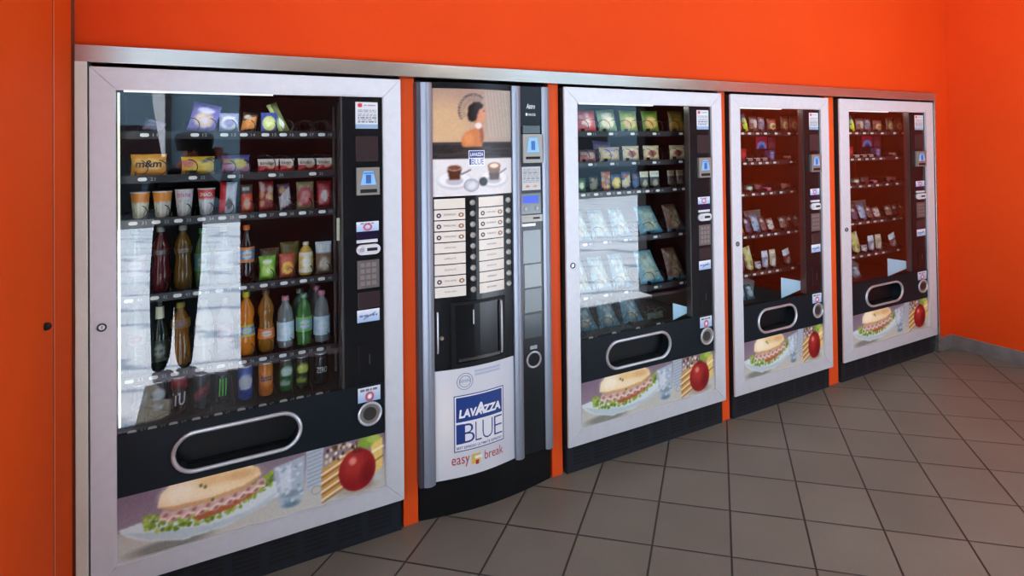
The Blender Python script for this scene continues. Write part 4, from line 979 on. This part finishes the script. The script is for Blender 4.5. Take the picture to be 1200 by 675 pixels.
# poster
pc = Cv(110, 136, C(196, 170, 140))
pc.grad(C(164, 134, 118), C(186, 158, 134), 'y', 0, .5); pc.ell(.12, .35, .35, .25, C(214, 176, 128), .7, .9); pc.put(np.clip((pc.X - .55) / .5, 0, 1), C(160, 158, 146), .8)
for k in range(7): pc.line(.64 + k * .045, .02, .70 + k * .045, .45, .012, C(196, 190, 176), .35)  # pale streaks: reflection bands painted into the poster
pc.rect(0, .497, 1, .656, C(44, 38, 38))
for k in range(16): pc.line(random.uniform(-.1, .7), .51 + .009 * k, random.uniform(.5, 1.1), .51 + .009 * k, .005, C(88, 84, 80), .5)
for k in range(0, 17):   # feather crown
    a = math.radians(-25 + 13.0 * k); 
    ax, ay = .49 + .175 * math.cos(PI + .9 - a * -.0 + 0) if False else .49 - .18 * math.cos(math.radians(-28 + 9.6 * k)), .205 - .155 * math.sin(math.radians(-28 + 9.6 * k))
    pc.line(.49 + (ax - .49) * .62, .205 + (ay - .205) * .62, ax, ay, .005, C(110, 100, 90), .75); pc.ell(ax, ay, .013, .010, C(34, 32, 38), 1, .5); pc.ell(ax, ay, .006, .005, C(220, 216, 206), .9, .5)
pc.poly([(.487, .29), (.54, .31), (.60, .28), (.60, .33), (.60, .37), (.612, .44), (.60, .50), (.59, .545), (.36, .545), (.335, .53), (.34, .46), (.40, .40), (.50, .37), (.50, .33)], C(196, 120, 72), 1, 1)
pc.ell(.42, .47, .06, .06, C(222, 146, 92), .8, .9); pc.poly([(.555, .37), (.60, .37), (.612, .44), (.60, .52), (.575, .50)], C(130, 72, 44), .7, 1)
pc.poly([(.50, .17), (.60, .15), (.625, .19), (.632, .215), (.655, .245), (.632, .258), (.638, .28), (.62, .305), (.57, .32), (.50, .30)], C(206, 140, 104), 1, 1)
pc.poly([(.41, .25), (.42, .17), (.48, .125), (.56, .12), (.61, .15), (.60, .175), (.555, .19), (.54, .24), (.51, .30), (.455, .31), (.42, .29)], C(34, 24, 24), 1, 1)
pc.ell(.615, .205, .010, .006, C(40, 28, 26), .9, .5); pc.ell(.545, .245, .014, .017, C(200, 132, 96), 1, .4); pc.ell(.545, .345, .045, .030, C(226, 214, 214), .95, .4)
pc.rect(0, .656, 1, 1, C(222, 218, 216))
for cx_, in ((.25,), (.745,)):
    pc.ell(cx_, .855, .20, .085, C(196, 194, 196), 1, .2); pc.ell(cx_, .845, .185, .072, C(232, 230, 230), 1, .2); pc.ell(cx_, .86, .10, .04, C(180, 178, 182), .9, .3)
pc.poly([(.165, .735), (.335, .735), (.31, .85), (.19, .85)], C(82, 44, 30), 1, 1); pc.ell(.25, .735, .088, .030, C(206, 200, 196), 1, .15); pc.ell(.25, .737, .076, .022, C(120, 74, 50), 1, .2)
pc.poly([(.66, .735), (.835, .735), (.81, .86), (.69, .86)], C(126, 106, 96), 1, 1); pc.ell(.748, .73, .09, .034, C(150, 110, 76), 1, .15); pc.ell(.748, .728, .062, .022, C(236, 220, 196), 1, .3); pc.poly([(.675, .80), (.825, .80), (.81, .86), (.69, .86)], C(86, 74, 70), .8, 1)
pc.line(.33, .80, .44, .76, .008, C(70, 64, 66), .9); pc.line(.83, .80, .92, .76, .008, C(90, 84, 86), .8)
pc.ell(.60, .875, .055, .042, C(44, 46, 50), 1, .2); pc.ring(.45, .905, .085, .055, .12, C(120, 130, 150)); pc.ring(.45, .905, .06, .04, .12, C(140, 150, 166), .7)
pc.a = np.stack([bl(pc.a[..., i], 1) for i in range(3)], -1); pc.noise(.008, 1)
po = kb(MB().raster(pc, XA, XB, 1.345, 1.800, lambda x: bulge(x) - .0015), 'poster', 'poster')
lg = MB(); yb = lambda o: (lambda x: bulge(x) - o)
lg.prism([(1.287, 1.470), (1.360, 1.470), (1.360, 1.537), (1.287, 1.537)], bulge(1.32) - .0024, bulge(1.32) - .0018, 0)
lg.prism([(1.290, 1.505), (1.357, 1.505), (1.357, 1.534), (1.290, 1.534)], bulge(1.32) - .0028, bulge(1.32) - .0022, 1)
lg.prism([(1.290, 1.475), (1.298, 1.475), (1.298, 1.502), (1.290, 1.502)], bulge(1.32) - .0028, bulge(1.32) - .0022, 1)
lg.text('LAVAZZA', 1.294, 1.353, 1.512, 1.527, bulge(1.32) - .0032, 0, .1, .02); lg.text('BLUE', 1.300, 1.356, 1.476, 1.501, bulge(1.32) - .0030, 1, 0, 0)
lo = lg.build('poster_logo', ['white_ink', 'blue_ink'], po)
# selection labels and buttons
names_l = ['', 'ESPRESSO', 'ESPRESSO LUNGO', 'CAPPUCCINO', 'CAFFE MACCHIATO', 'CAFFELATTE', 'CIOCCOLATA AL LATTE', 'THE AL LIMONE', 'ACQUA CALDA']
def sel(x0, x1, zt, pitch, words, bx_, icons):
    for k in range(9):
        z1 = zt - k * pitch; z0 = z1 - pitch + .0045
        lbm = MB(); curved(lbm, x0, x1, z0, z1, -.0035, .003, 0, 6); yf = lambda x: bulge(x) - .0042
        if words[k]: lbm.text(words[k], x0 + (x1 - x0) * .3, x0 + (x1 - x0) * .68, z0 + pitch * .40, z0 + pitch * .55, yf, 1)
        if k in icons:
            for q, (cx_, rr_) in enumerate(((x0 + .018, .010), (x1 - .018, .012))):
                pts = [(cx_ + rr_ * math.cos(2 * PI * i / 14), z0 + .019 + rr_ * (1 if q == 0 else .8) * math.sin(2 * PI * i / 14)) for i in range(14)]
                lbm.add([(x, yf(x) - .0003, z) for x, z in pts], [tuple(range(14))], 2 + q)
                pts = [(cx_ + rr_ * .4 * math.cos(2 * PI * i / 10), z0 + .019 + rr_ * .4 * math.sin(2 * PI * i / 10)) for i in range(10)]
                lbm.add([(x, yf(x) - .0006, z) for x, z in pts], [tuple(range(10))], 0)
        kb(lbm, 'selection_label', ['label', 'ink', cmat(66, 44, 62), cmat(150, 104, 74)])
        zc = (z0 + z1) / 2; yb_ = bulge(bx_)
        bt = MB(); bt.lathe([(.0125, 0), (.0125, .004), (.010, .006), (.010, .0065), (.002, .0055)], 20)
        for i, v_ in enumerate(bt.v): bt.v[i] = (bx_ + v_[0], yb_ - v_[2], zc - v_[1])
        kb(bt, 'selection_button', 'bezel', smooth=True)
sel(1.141, 1.269, 1.335, .0462, names_l, 1.302, (1, 2, 3, 7))
sel(1.330, 1.452, 1.335, .0462, ['', 'CAFFE LUNGO', 'DECAFFEINATO', 'ORZO', 'CAPPUCCINO ORZO', 'LATTE MACCHIATO', 'CIOCCOLATA', 'CAMOMILLA', 'BICCHIERE'], 1.478, (1, 2, 3))
# cup niche: frame, glass door, handle, small grip with knob
nf = MB(); F0 = lambda x: bulge(x) - .001
curved(nf, 1.205, 1.222, .625, .895, -.006, .008, 0, 2); curved(nf, 1.440, 1.455, .625, .895, -.006, .008, 0, 2); curved(nf, 1.205, 1.455, .885, .897, -.006, .008, 0, 8); curved(nf, 1.205, 1.455, .622, .640, -.006, .008, 0, 8)
kb(nf, 'niche_frame', 'black')
kb(curved(MB(), 1.222, 1.440, .640, .885, -.0025, .002, 0, 8), 'niche_door', 'greyglass' if False else 'gloss_black')
kb(MB().tube([(1.431, bulge(1.43) - .012, .655), (1.431, bulge(1.43) - .016, .67), (1.431, bulge(1.43) - .016, .865), (1.431, bulge(1.43) - .012, .88)], .0045, 8), 'niche_handle', 'chrome', smooth=True)
kb(MB().tube([(1.300, bulge(1.3) - .007, .80), (1.300, bulge(1.3) - .007, .86)], .0028, 8), 'drink_spout', 'chrome', smooth=True)
tr = MB(); curved(tr, 1.235, 1.425, .648, .660, -.007, .005, 0, 8); kb(tr, 'drip_tray', 'post')
kb(MB().tube([(1.149, bulge(1.149) - .006, .695), (1.149, bulge(1.149) - .009, .705), (1.149, bulge(1.149) - .009, .855), (1.149, bulge(1.149) - .006, .865)], .004, 8), 'door_handle', 'chrome', smooth=True)
kn = MB().lathe([(.0085, 0), (.009, .006), (.006, .011), (.001, .012)], 18)
for i, v_ in enumerate(kn.v): kn.v[i] = (1.166 + v_[0], bulge(1.166) - v_[2], .755 - v_[1])
kb(kn, 'knob', 'bezel', smooth=True)
# white front panel with logo
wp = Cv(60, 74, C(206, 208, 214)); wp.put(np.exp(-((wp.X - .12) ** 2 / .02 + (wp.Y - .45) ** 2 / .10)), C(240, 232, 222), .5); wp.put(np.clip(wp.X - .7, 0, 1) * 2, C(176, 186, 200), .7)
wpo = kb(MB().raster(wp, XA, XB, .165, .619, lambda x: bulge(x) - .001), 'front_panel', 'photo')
def lgp(x0, x1, z0, z1, m, lg, o=.0022):
    n2 = 8; vs = []
    for i in range(n2 + 1):
        x = x0 + (x1 - x0) * i / n2; vs += [(x, bulge(x) - o, z0), (x, bulge(x) - o, z1)]
    lg.add(vs, [(2 * i, 2 * i + 2, 2 * i + 3, 2 * i + 1) for i in range(n2)], m)
lg = MB()
LX0, LX1, LZ0, LZ1 = 1.212, 1.441, .271, .506
lgp(LX0, LX1, LZ0, LZ1, 1, lg, .0020); lgp(LX0 + .004, LX1 - .004, LZ0 + .004, LZ1 - .004, 0, lg, .0024)
lgp(LX0 + .009, LX1 - .009, .394, LZ1 - .009, 1, lg, .0028); lgp(LX0 + .009, 1.252, .303, .385, 1, lg, .0028)
lg.text('LAVA', 1.233, 1.335, .410, .446, yb(.0034), 0, .12, .045); lg.text('ZZA', 1.338, 1.425, .410, .446, yb(.0034), 0, .12, .045)
lg.text('A', 1.300, 1.352, .410, .462, yb(.0035), 0, .1, .04)
lg.text('B', 1.250, 1.300, .304, .384, yb(.0032), 1, 0, -.012); lg.text('L', 1.304, 1.332, .304, .384, yb(.0032), 1, 0, -.02)
lg.text('U', 1.336, 1.385, .304, .384, yb(.0032), 1, 0, -.02); lg.text('E', 1.392, 1.432, .304, .384, yb(.0032), 1, 0, -.02)
lg.text('BEST ESPRESSO ULTIMATE ESPRESSO', LX0 + .010, LX1 - .010, .281, .292, yb(.0032), 1, 0, .012)
lg.build('panel_logo', ['white_ink', 'blue_ink'], wpo)
eb = MB(); eb.text('easy', 1.201, 1.278, .205, .248, yb(.0022), 0); eb.text('break', 1.345, 1.436, .214, .252, yb(.0022), 0)
lgp(1.286, 1.326, .208, .250, 1, eb, .0020); lgp(1.300, 1.334, .228, .240, 2, eb, .0026); lgp(1.304, 1.318, .204, .222, 3, eb, .0026)
eb.build('slogan', ['red_ink', 'yellow_ink', 'white_ink', cmat(190, 50, 50)], wpo)
stp = MB()
for rr_ in (.034, .024):
    stp.tube([(1.261 + rr_ * math.cos(a), bulge(1.261 + rr_ * math.cos(a)) - .002, .562 + rr_ * math.sin(a)) for a in [2 * PI * i / 28 for i in range(28)]], .0013, 4, True)
stp.text('espresso', 1.237, 1.285, .554, .570, yb(.002), 0)
for k in range(2): lgp(1.303, 1.425, .578 + .014 * k, .588 + .014 * k, 1, stp, .0018)
stp.build('stamp_print', [cmat(110, 128, 160), cmat(176, 186, 206)], wpo)
# right control column
kb(MB().box(1.543, 1.652, -.002, .05, .168, 1.822), 'control_column', 'gloss_black')
br = MB().text('Astro', 1.575, 1.620, 1.722, 1.745, -.0032, 0, .25, .01); br.box(1.572, 1.580, -.0034, -.0025, 1.690, 1.702, 0); br.text('necta', 1.584, 1.622, 1.690, 1.702, -.0032, 0)
kb(br, 'brand_lettering', 'white_ink')
kb(MB().box(1.553, 1.640, -.014, -.002, 1.608, 1.645), 'reader_hood', 'greyglass', bevel=.003)
nr = kb(MB().box(1.548, 1.646, -.022, -.002, 1.476, 1.606, 0).box(1.560, 1.634, -.0225, -.021, 1.492, 1.505, 1), 'banknote_reader', ['bezel', 'void'], bevel=.003)
sy = MB().prism([(1.566, 1.524), (1.628, 1.524), (1.618, 1.590), (1.576, 1.590)], -.0245, -.0225, 0).box(1.587, 1.607, -.0252, -.0245, 1.534, 1.575, 1)
sy.build('reader_symbol', ['symbol', cmat(60, 100, 160)], nr)
ns_ = Cv(24, 30, C(196, 198, 198)); ns_.scrib(.08, .06, .92, .7, 8, C(90, 96, 104), .6); ns_.ell(.3, .84, .1, .05, C(200, 120, 60)); ns_.ell(.7, .84, .1, .05, C(200, 150, 80))
kb(MB().raster(ns_, 1.549, 1.643, 1.352, 1.458, -.0035), 'notice_sheet', 'paper')
dp = kb(MB().box(1.545, 1.643, -.004, -.002, 1.245, 1.338), 'display_module', 'greyglass')
MB().box(1.553, 1.630, -.0052, -.004, 1.293, 1.326).build('display_screen', 'display', dp)
for x in (1.566, 1.622):
    MB().disc(x, 1.268, .008, -.008, -.004, 0, 16).build('display_button', 'bezel', dp)
cs = MB().box(1.541, 1.650, -.008, -.002, 1.208, 1.240, 0).box(1.600, 1.636, -.0085, -.007, 1.220, 1.229, 1).disc(1.565, 1.224, .009, -.010, -.008, 0, 16).box(1.545, 1.615, -.006, -.002, 1.188, 1.202, 2)
kb(cs, 'coin_slot', ['bezel', 'void', 'white_ink'], bevel=.001)
for z0, z1 in ((1.022, 1.170),): kb(MB().box(1.551, 1.640, -.0035, -.002, z0, z1), 'smoked_plate', 'greyglass')
pl = kb(MB().box(1.556, 1.641, -.004, -.002, .912, 1.015), 'notice_plate', 'greylabel'); kb(MB().box(1.556, 1.640, -.004, -.002, .800, .904), 'notice_plate', mat('grey_notice_dim', L3(120, 132, 134), .3))
kb(MB().box(1.553, 1.639, -.0035, -.002, .685, .790), 'smoked_plate', mat('dark_smoked_plate', L3(56, 66, 70), .18))
rg = MB().tube([(1.597 + .034 * math.cos(a), -.006, .586 + .034 * math.sin(a)) for a in [2 * PI * i / 28 for i in range(28)]], .0045, 8, True, 0); rg.disc(1.597, .586, .031, -.004, -.0, 1)
kb(rg, 'coin_return', ['chrome', 'black'], smooth=True)
kb(MB().box(1.580, 1.615, -.004, -.002, .632, .648), 'coin_return_label', 'greylabel')

# ================================================================== WHAT THE GLASS REFLECTS: street side and the photographer
bw = empty('building', (4, -17, 0)); tag(bw, 'blue grey shaded building facade across the street, seen only reflected in glass', 'building')
rel(MB().box(-12, 24, -17.5, -16.4, 0, 5.2).build('facade', noisy(mat('shaded_plaster', rough=.8), L3(116, 146, 162), L3(138, 166, 180), .6, 3)), bw)
for x in (-7.0, -4.4, -1.9, 1.6, 5.0, 8.4, 12.0, 16.0):
    rel(MB().box(x, x + 1.3, -16.42, -16.36, .9, 2.2).build('window', cmat(30, 38, 46, .2)), bw)
rel(MB().box(-.56, -.46, -16.40, -16.2, 0, 5.0).build('downpipe', cmat(54, 48, 46, .5)), bw)
rel(MB().box(-1.7, -1.1, -16.41, -16.2, 0, 1.35).build('door', cmat(34, 40, 46, .5)), bw)
bn = empty('banner', (-.57, -13.2, 0)); tag(bn, 'tall white banner on a pole outdoors, reflected at upper left of the left glass', 'banner')
rel(MB().prism([(-.50, 1.42), (-.44, 1.42), (-.44, 4.2), (-.72, 4.2), (-.66, 2.6)], -13.22, -13.2).build('cloth', cmat(250, 250, 248, .7)), bn)
rel(MB().tube([(-.435, -13.21, 0), (-.435, -13.21, 4.3)], .012, 8).build('pole', 'post'), bn)
rel(MB().box(-2.9, -2.1, -16.41, -16.3, 0, 5.0).build('column', cmat(250, 248, 242, .6)), bw)

def blob_figure():
    # connected skeleton -> one continuous skinned surface
    J = {'pel': (.16, -2.72, .84), 'wst': (.17, -2.70, 1.00), 'chs': (.19, -2.67, 1.20), 'nck': (.21, -2.66, 1.345), 'nk2': (.215, -2.645, 1.40),
         'hed': (.22, -2.635, 1.465), 'top': (.222, -2.64, 1.55),
         'sl': (.06, -2.67, 1.29), 'el': (.00, -2.60, 1.10), 'wl': (.14, -2.52, 1.36), 'hl': (.19, -2.50, 1.43),
         'sr': (.34, -2.67, 1.29), 'er': (.46, -2.62, 1.14), 'wr': (.43, -2.54, 1.38), 'hr': (.395, -2.515, 1.46),
         'hpl': (.09, -2.72, .80), 'kl': (.07, -2.69, .45), 'al': (.06, -2.70, .09), 'tl': (.05, -2.57, .038),
         'hpr': (.23, -2.72, .80), 'kr': (.215, -2.68, .45), 'ar': (.20, -2.70, .09), 'tr': (.21, -2.57, .038)}
    Rr = {'pel': .135, 'wst': .125, 'chs': .15, 'nck': .075, 'nk2': .055, 'hed': .085, 'top': .07, 'sl': .068, 'el': .048, 'wl': .034, 'hl': .036,
          'sr': .068, 'er': .048, 'wr': .034, 'hr': .036, 'hpl': .10, 'kl': .08, 'al': .062, 'tl': .042, 'hpr': .10, 'kr': .08, 'ar': .062, 'tr': .042}
    E = [('pel', 'wst'), ('wst', 'chs'), ('chs', 'nck'), ('nck', 'nk2'), ('nk2', 'hed'), ('hed', 'top'), ('chs', 'sl'), ('sl', 'el'), ('el', 'wl'), ('wl', 'hl'),
         ('chs', 'sr'), ('sr', 'er'), ('er', 'wr'), ('wr', 'hr'), ('pel', 'hpl'), ('hpl', 'kl'), ('kl', 'al'), ('al', 'tl'), ('pel', 'hpr'), ('hpr', 'kr'), ('kr', 'ar'), ('ar', 'tr')]
    J = {k: (v_[0] + (.03 if v_[2] > 1.3 else -.02), v_[1], v_[2] * 1.05) for k, v_ in J.items()}
    ks = list(J); me = bpy.data.meshes.new('person'); me.from_pydata([J[k] for k in ks], [(ks.index(a), ks.index(b_)) for a, b_ in E], [])
    o = bpy.data.objects.new('person', me); COL.objects.link(o)
    sk = o.modifiers.new('s', 'SKIN'); sd = o.modifiers.new('d', 'SUBSURF'); sd.levels = 2; sd.render_levels = 2
    for i, k in enumerate(ks): me.skin_vertices[0].data[i].radius = (Rr[k], Rr[k] * (.8 if k in ('chs', 'pel', 'wst') else 1)); me.skin_vertices[0].data[i].use_root = (k == 'pel')
    dg = bpy.context.evaluated_depsgraph_get(); dg.update()
    m2_ = bpy.data.meshes.new_from_object(o.evaluated_get(dg)); o.modifiers.clear(); o.data = m2_
    m2_.materials.clear()
    for q in ('cloth', 'jeans', 'skin'): m2_.materials.append(M[q])
    for p in m2_.polygons:
        z = p.center.z; x, y = p.center.x, p.center.y
        p.material_index = 1 if z < .86 else (2 if (z > 1.44 and abs(x - .25) < .14 and y < -2.58) else 0); p.use_smooth = True
        if y > -2.535 and z > 1.43: p.material_index = 2
    o.data.name = 'person'
    return o
pn = blob_figure(); tag(pn, 'person in black jacket and dark jeans photographing the machines, reflected in left glass', 'person')
hr = MB().lathe([(.108, 1.55), (.118, 1.60), (.124, 1.635), (.116, 1.668), (.07, 1.686), (.004, 1.69)], 24, c=(.252, -2.675, 0)); hr.build('hair', 'hair', pn, smooth=True)
fc = MB()
for dx in (-.03, .03): fc.lathe([(.004, 1.558), (.011, 1.564), (.011, 1.572), (.004, 1.578)], 10, c=(.252 + dx, -2.553, 0), m=1)
fc.add([(.242, -2.552, 1.532), (.262, -2.552, 1.532), (.252, -2.534, 1.536), (.252, -2.555, 1.567)], [(0, 1, 2), (0, 2, 3), (1, 3, 2)], 0)
fc.box(.230, .274, -2.560, -2.5535, 1.505, 1.512, 2); fc.build('face', ['skin', 'void', cmat(150, 80, 76)], pn)
fg = MB()
for hx, hy, hz, sx_ in ((.22, -2.50, 1.50, 1), (.425, -2.515, 1.533, -1)):
    for k in range(4): fg.tube([(hx, hy, hz + .03 - k * .019), (hx + sx_ * .03, hy + .016, hz + .034 - k * .018), (hx + sx_ * (.055 - .004 * abs(k - 1)), hy + .012, hz + .036 - k * .017)], .008, 8)
    fg.tube([(hx, hy - .01, hz - .02), (hx + sx_ * .02, hy - .028, hz - .01), (hx + sx_ * .04, hy - .034, hz + .006)], .009, 8)
fg.build('fingers', 'skin', pn, smooth=True)
ph = empty('photo_camera', (.30, -2.53, 1.50)); tag(ph, 'black camera held at the eye by the reflected photographer', 'camera')
rel(MB().box(.255, .395, -2.545, -2.495, 1.49, 1.565).build('camera_body', 'black', bevel=.006), ph)
rel(MB().box(.305, .345, -2.545, -2.50, 1.565, 1.585).build('viewfinder', 'black', bevel=.004), ph)

# ================================================================== LIGHT
sc = bpy.context.scene
w = bpy.data.worlds.new('sky'); sc.world = w; w.use_nodes = True
bg = w.node_tree.nodes['Background']; bg.inputs[0].default_value = (.74, .85, 1., 1); bg.inputs[1].default_value = 3.4
def lamp(name, kind, loc, energy, color=(1, 1, 1), rot=(0, 0, 0), size=None, sy=None, spread=None):
    d = bpy.data.lights.new(name, kind); d.energy = energy; d.color = color
    if kind == 'AREA': d.shape = 'RECTANGLE'; d.size = size; d.size_y = sy or size
    if kind == 'AREA' and spread: d.spread = spread
    o = bpy.data.objects.new(name, d); COL.objects.link(o); o.location = loc; o.rotation_euler = rot; return o
s = lamp('sun', 'SUN', (0, -8, 10), 28, (1, .98, .95)); s.data.angle = math.radians(.6)
el = math.radians(70); s.rotation_euler = Vector((0.05, math.cos(el), -math.sin(el))).to_track_quat('-Z', 'Y').to_euler()
for x, e in ((.9, 4), (2.7, 5), (4.3, 9)):      # added fill lamps high on the street wall, no fixture there
    lamp('fill_light', 'AREA', (x, -2.42, 2.55), e, (1, .97, .93), Vector((0.1, .72, -.69)).to_track_quat('-Z', 'Y').to_euler(), 1.5, .2)
lamp('fill_light', 'AREA', (2.9, -2.40, 2.5), 22, (1, .97, .93), Vector((.86, .1, -.5)).to_track_quat('-Z', 'Y').to_euler(), 1.2, .2)  # added fill aimed at the right wall
lamp('fill_light', 'AREA', (2.0, -2.40, 2.5), 9, (1, .97, .93), Vector((-.86, .15, -.5)).to_track_quat('-Z', 'Y').to_euler(), 1.2, .2)  # added fill aimed at the left wall
for (x, wd, e) in ((.40, .60, .8), (O3 + .45, .66, .8), (O4 + .40, .5, .4), (O5 + .5, .62, .5)):
    lamp('cabinet_light', 'AREA', (x, .075, 1.752), e, (1, .98, .92), (math.radians(-14), 0, 0), wd, .03)
    lamp('cabinet_light', 'AREA', (x - wd * .5, .05, 1.2), e * .3, (1, .98, .88), (math.radians(90), 0, math.radians(-40)), .03, 1.0)

# ================================================================== CAMERA
cd = bpy.data.cameras.new('camera'); co = bpy.data.objects.new('camera', cd); COL.objects.link(co); sc.camera = co
F_ = 712.8; cd.sensor_fit = 'HORIZONTAL'; cd.sensor_width = 36; cd.lens = F_ * 36 / 1200.; cd.clip_start = .01
cd.shift_x = (600 - 663.5) / 1200.; cd.shift_y = (160.8 - 337.5) / 1200.
yw, pt, rl = map(math.radians, (30.613, .748, -.763))
Fv = Vector((math.sin(yw), math.cos(yw), 0)); Rv = Vector((math.cos(yw), -math.sin(yw), 0)); Uv = Vector((0, 0, 1))
F2 = math.cos(pt) * Fv + math.sin(pt) * Uv; U2 = -math.sin(pt) * Fv + math.cos(pt) * Uv
R3 = math.cos(rl) * Rv + math.sin(rl) * U2; U3 = -math.sin(rl) * Rv + math.cos(rl) * U2
from mathutils import Matrix
mw = Matrix((R3, U3, -F2)).transposed().to_4x4(); mw.translation = Vector((.3252, -2.468, 1.554)); co.matrix_world = mw
sc.view_settings.view_transform = 'Standard'; sc.view_settings.look = 'None'; sc.view_settings.exposure = 0
sc.cycles.use_denoising = True; sc.cycles.max_bounces = 8; sc.cycles.transparent_max_bounces = 12
sc.cycles.sample_clamp_indirect = 8; sc.cycles.caustics_reflective = False; sc.cycles.caustics_refractive = False
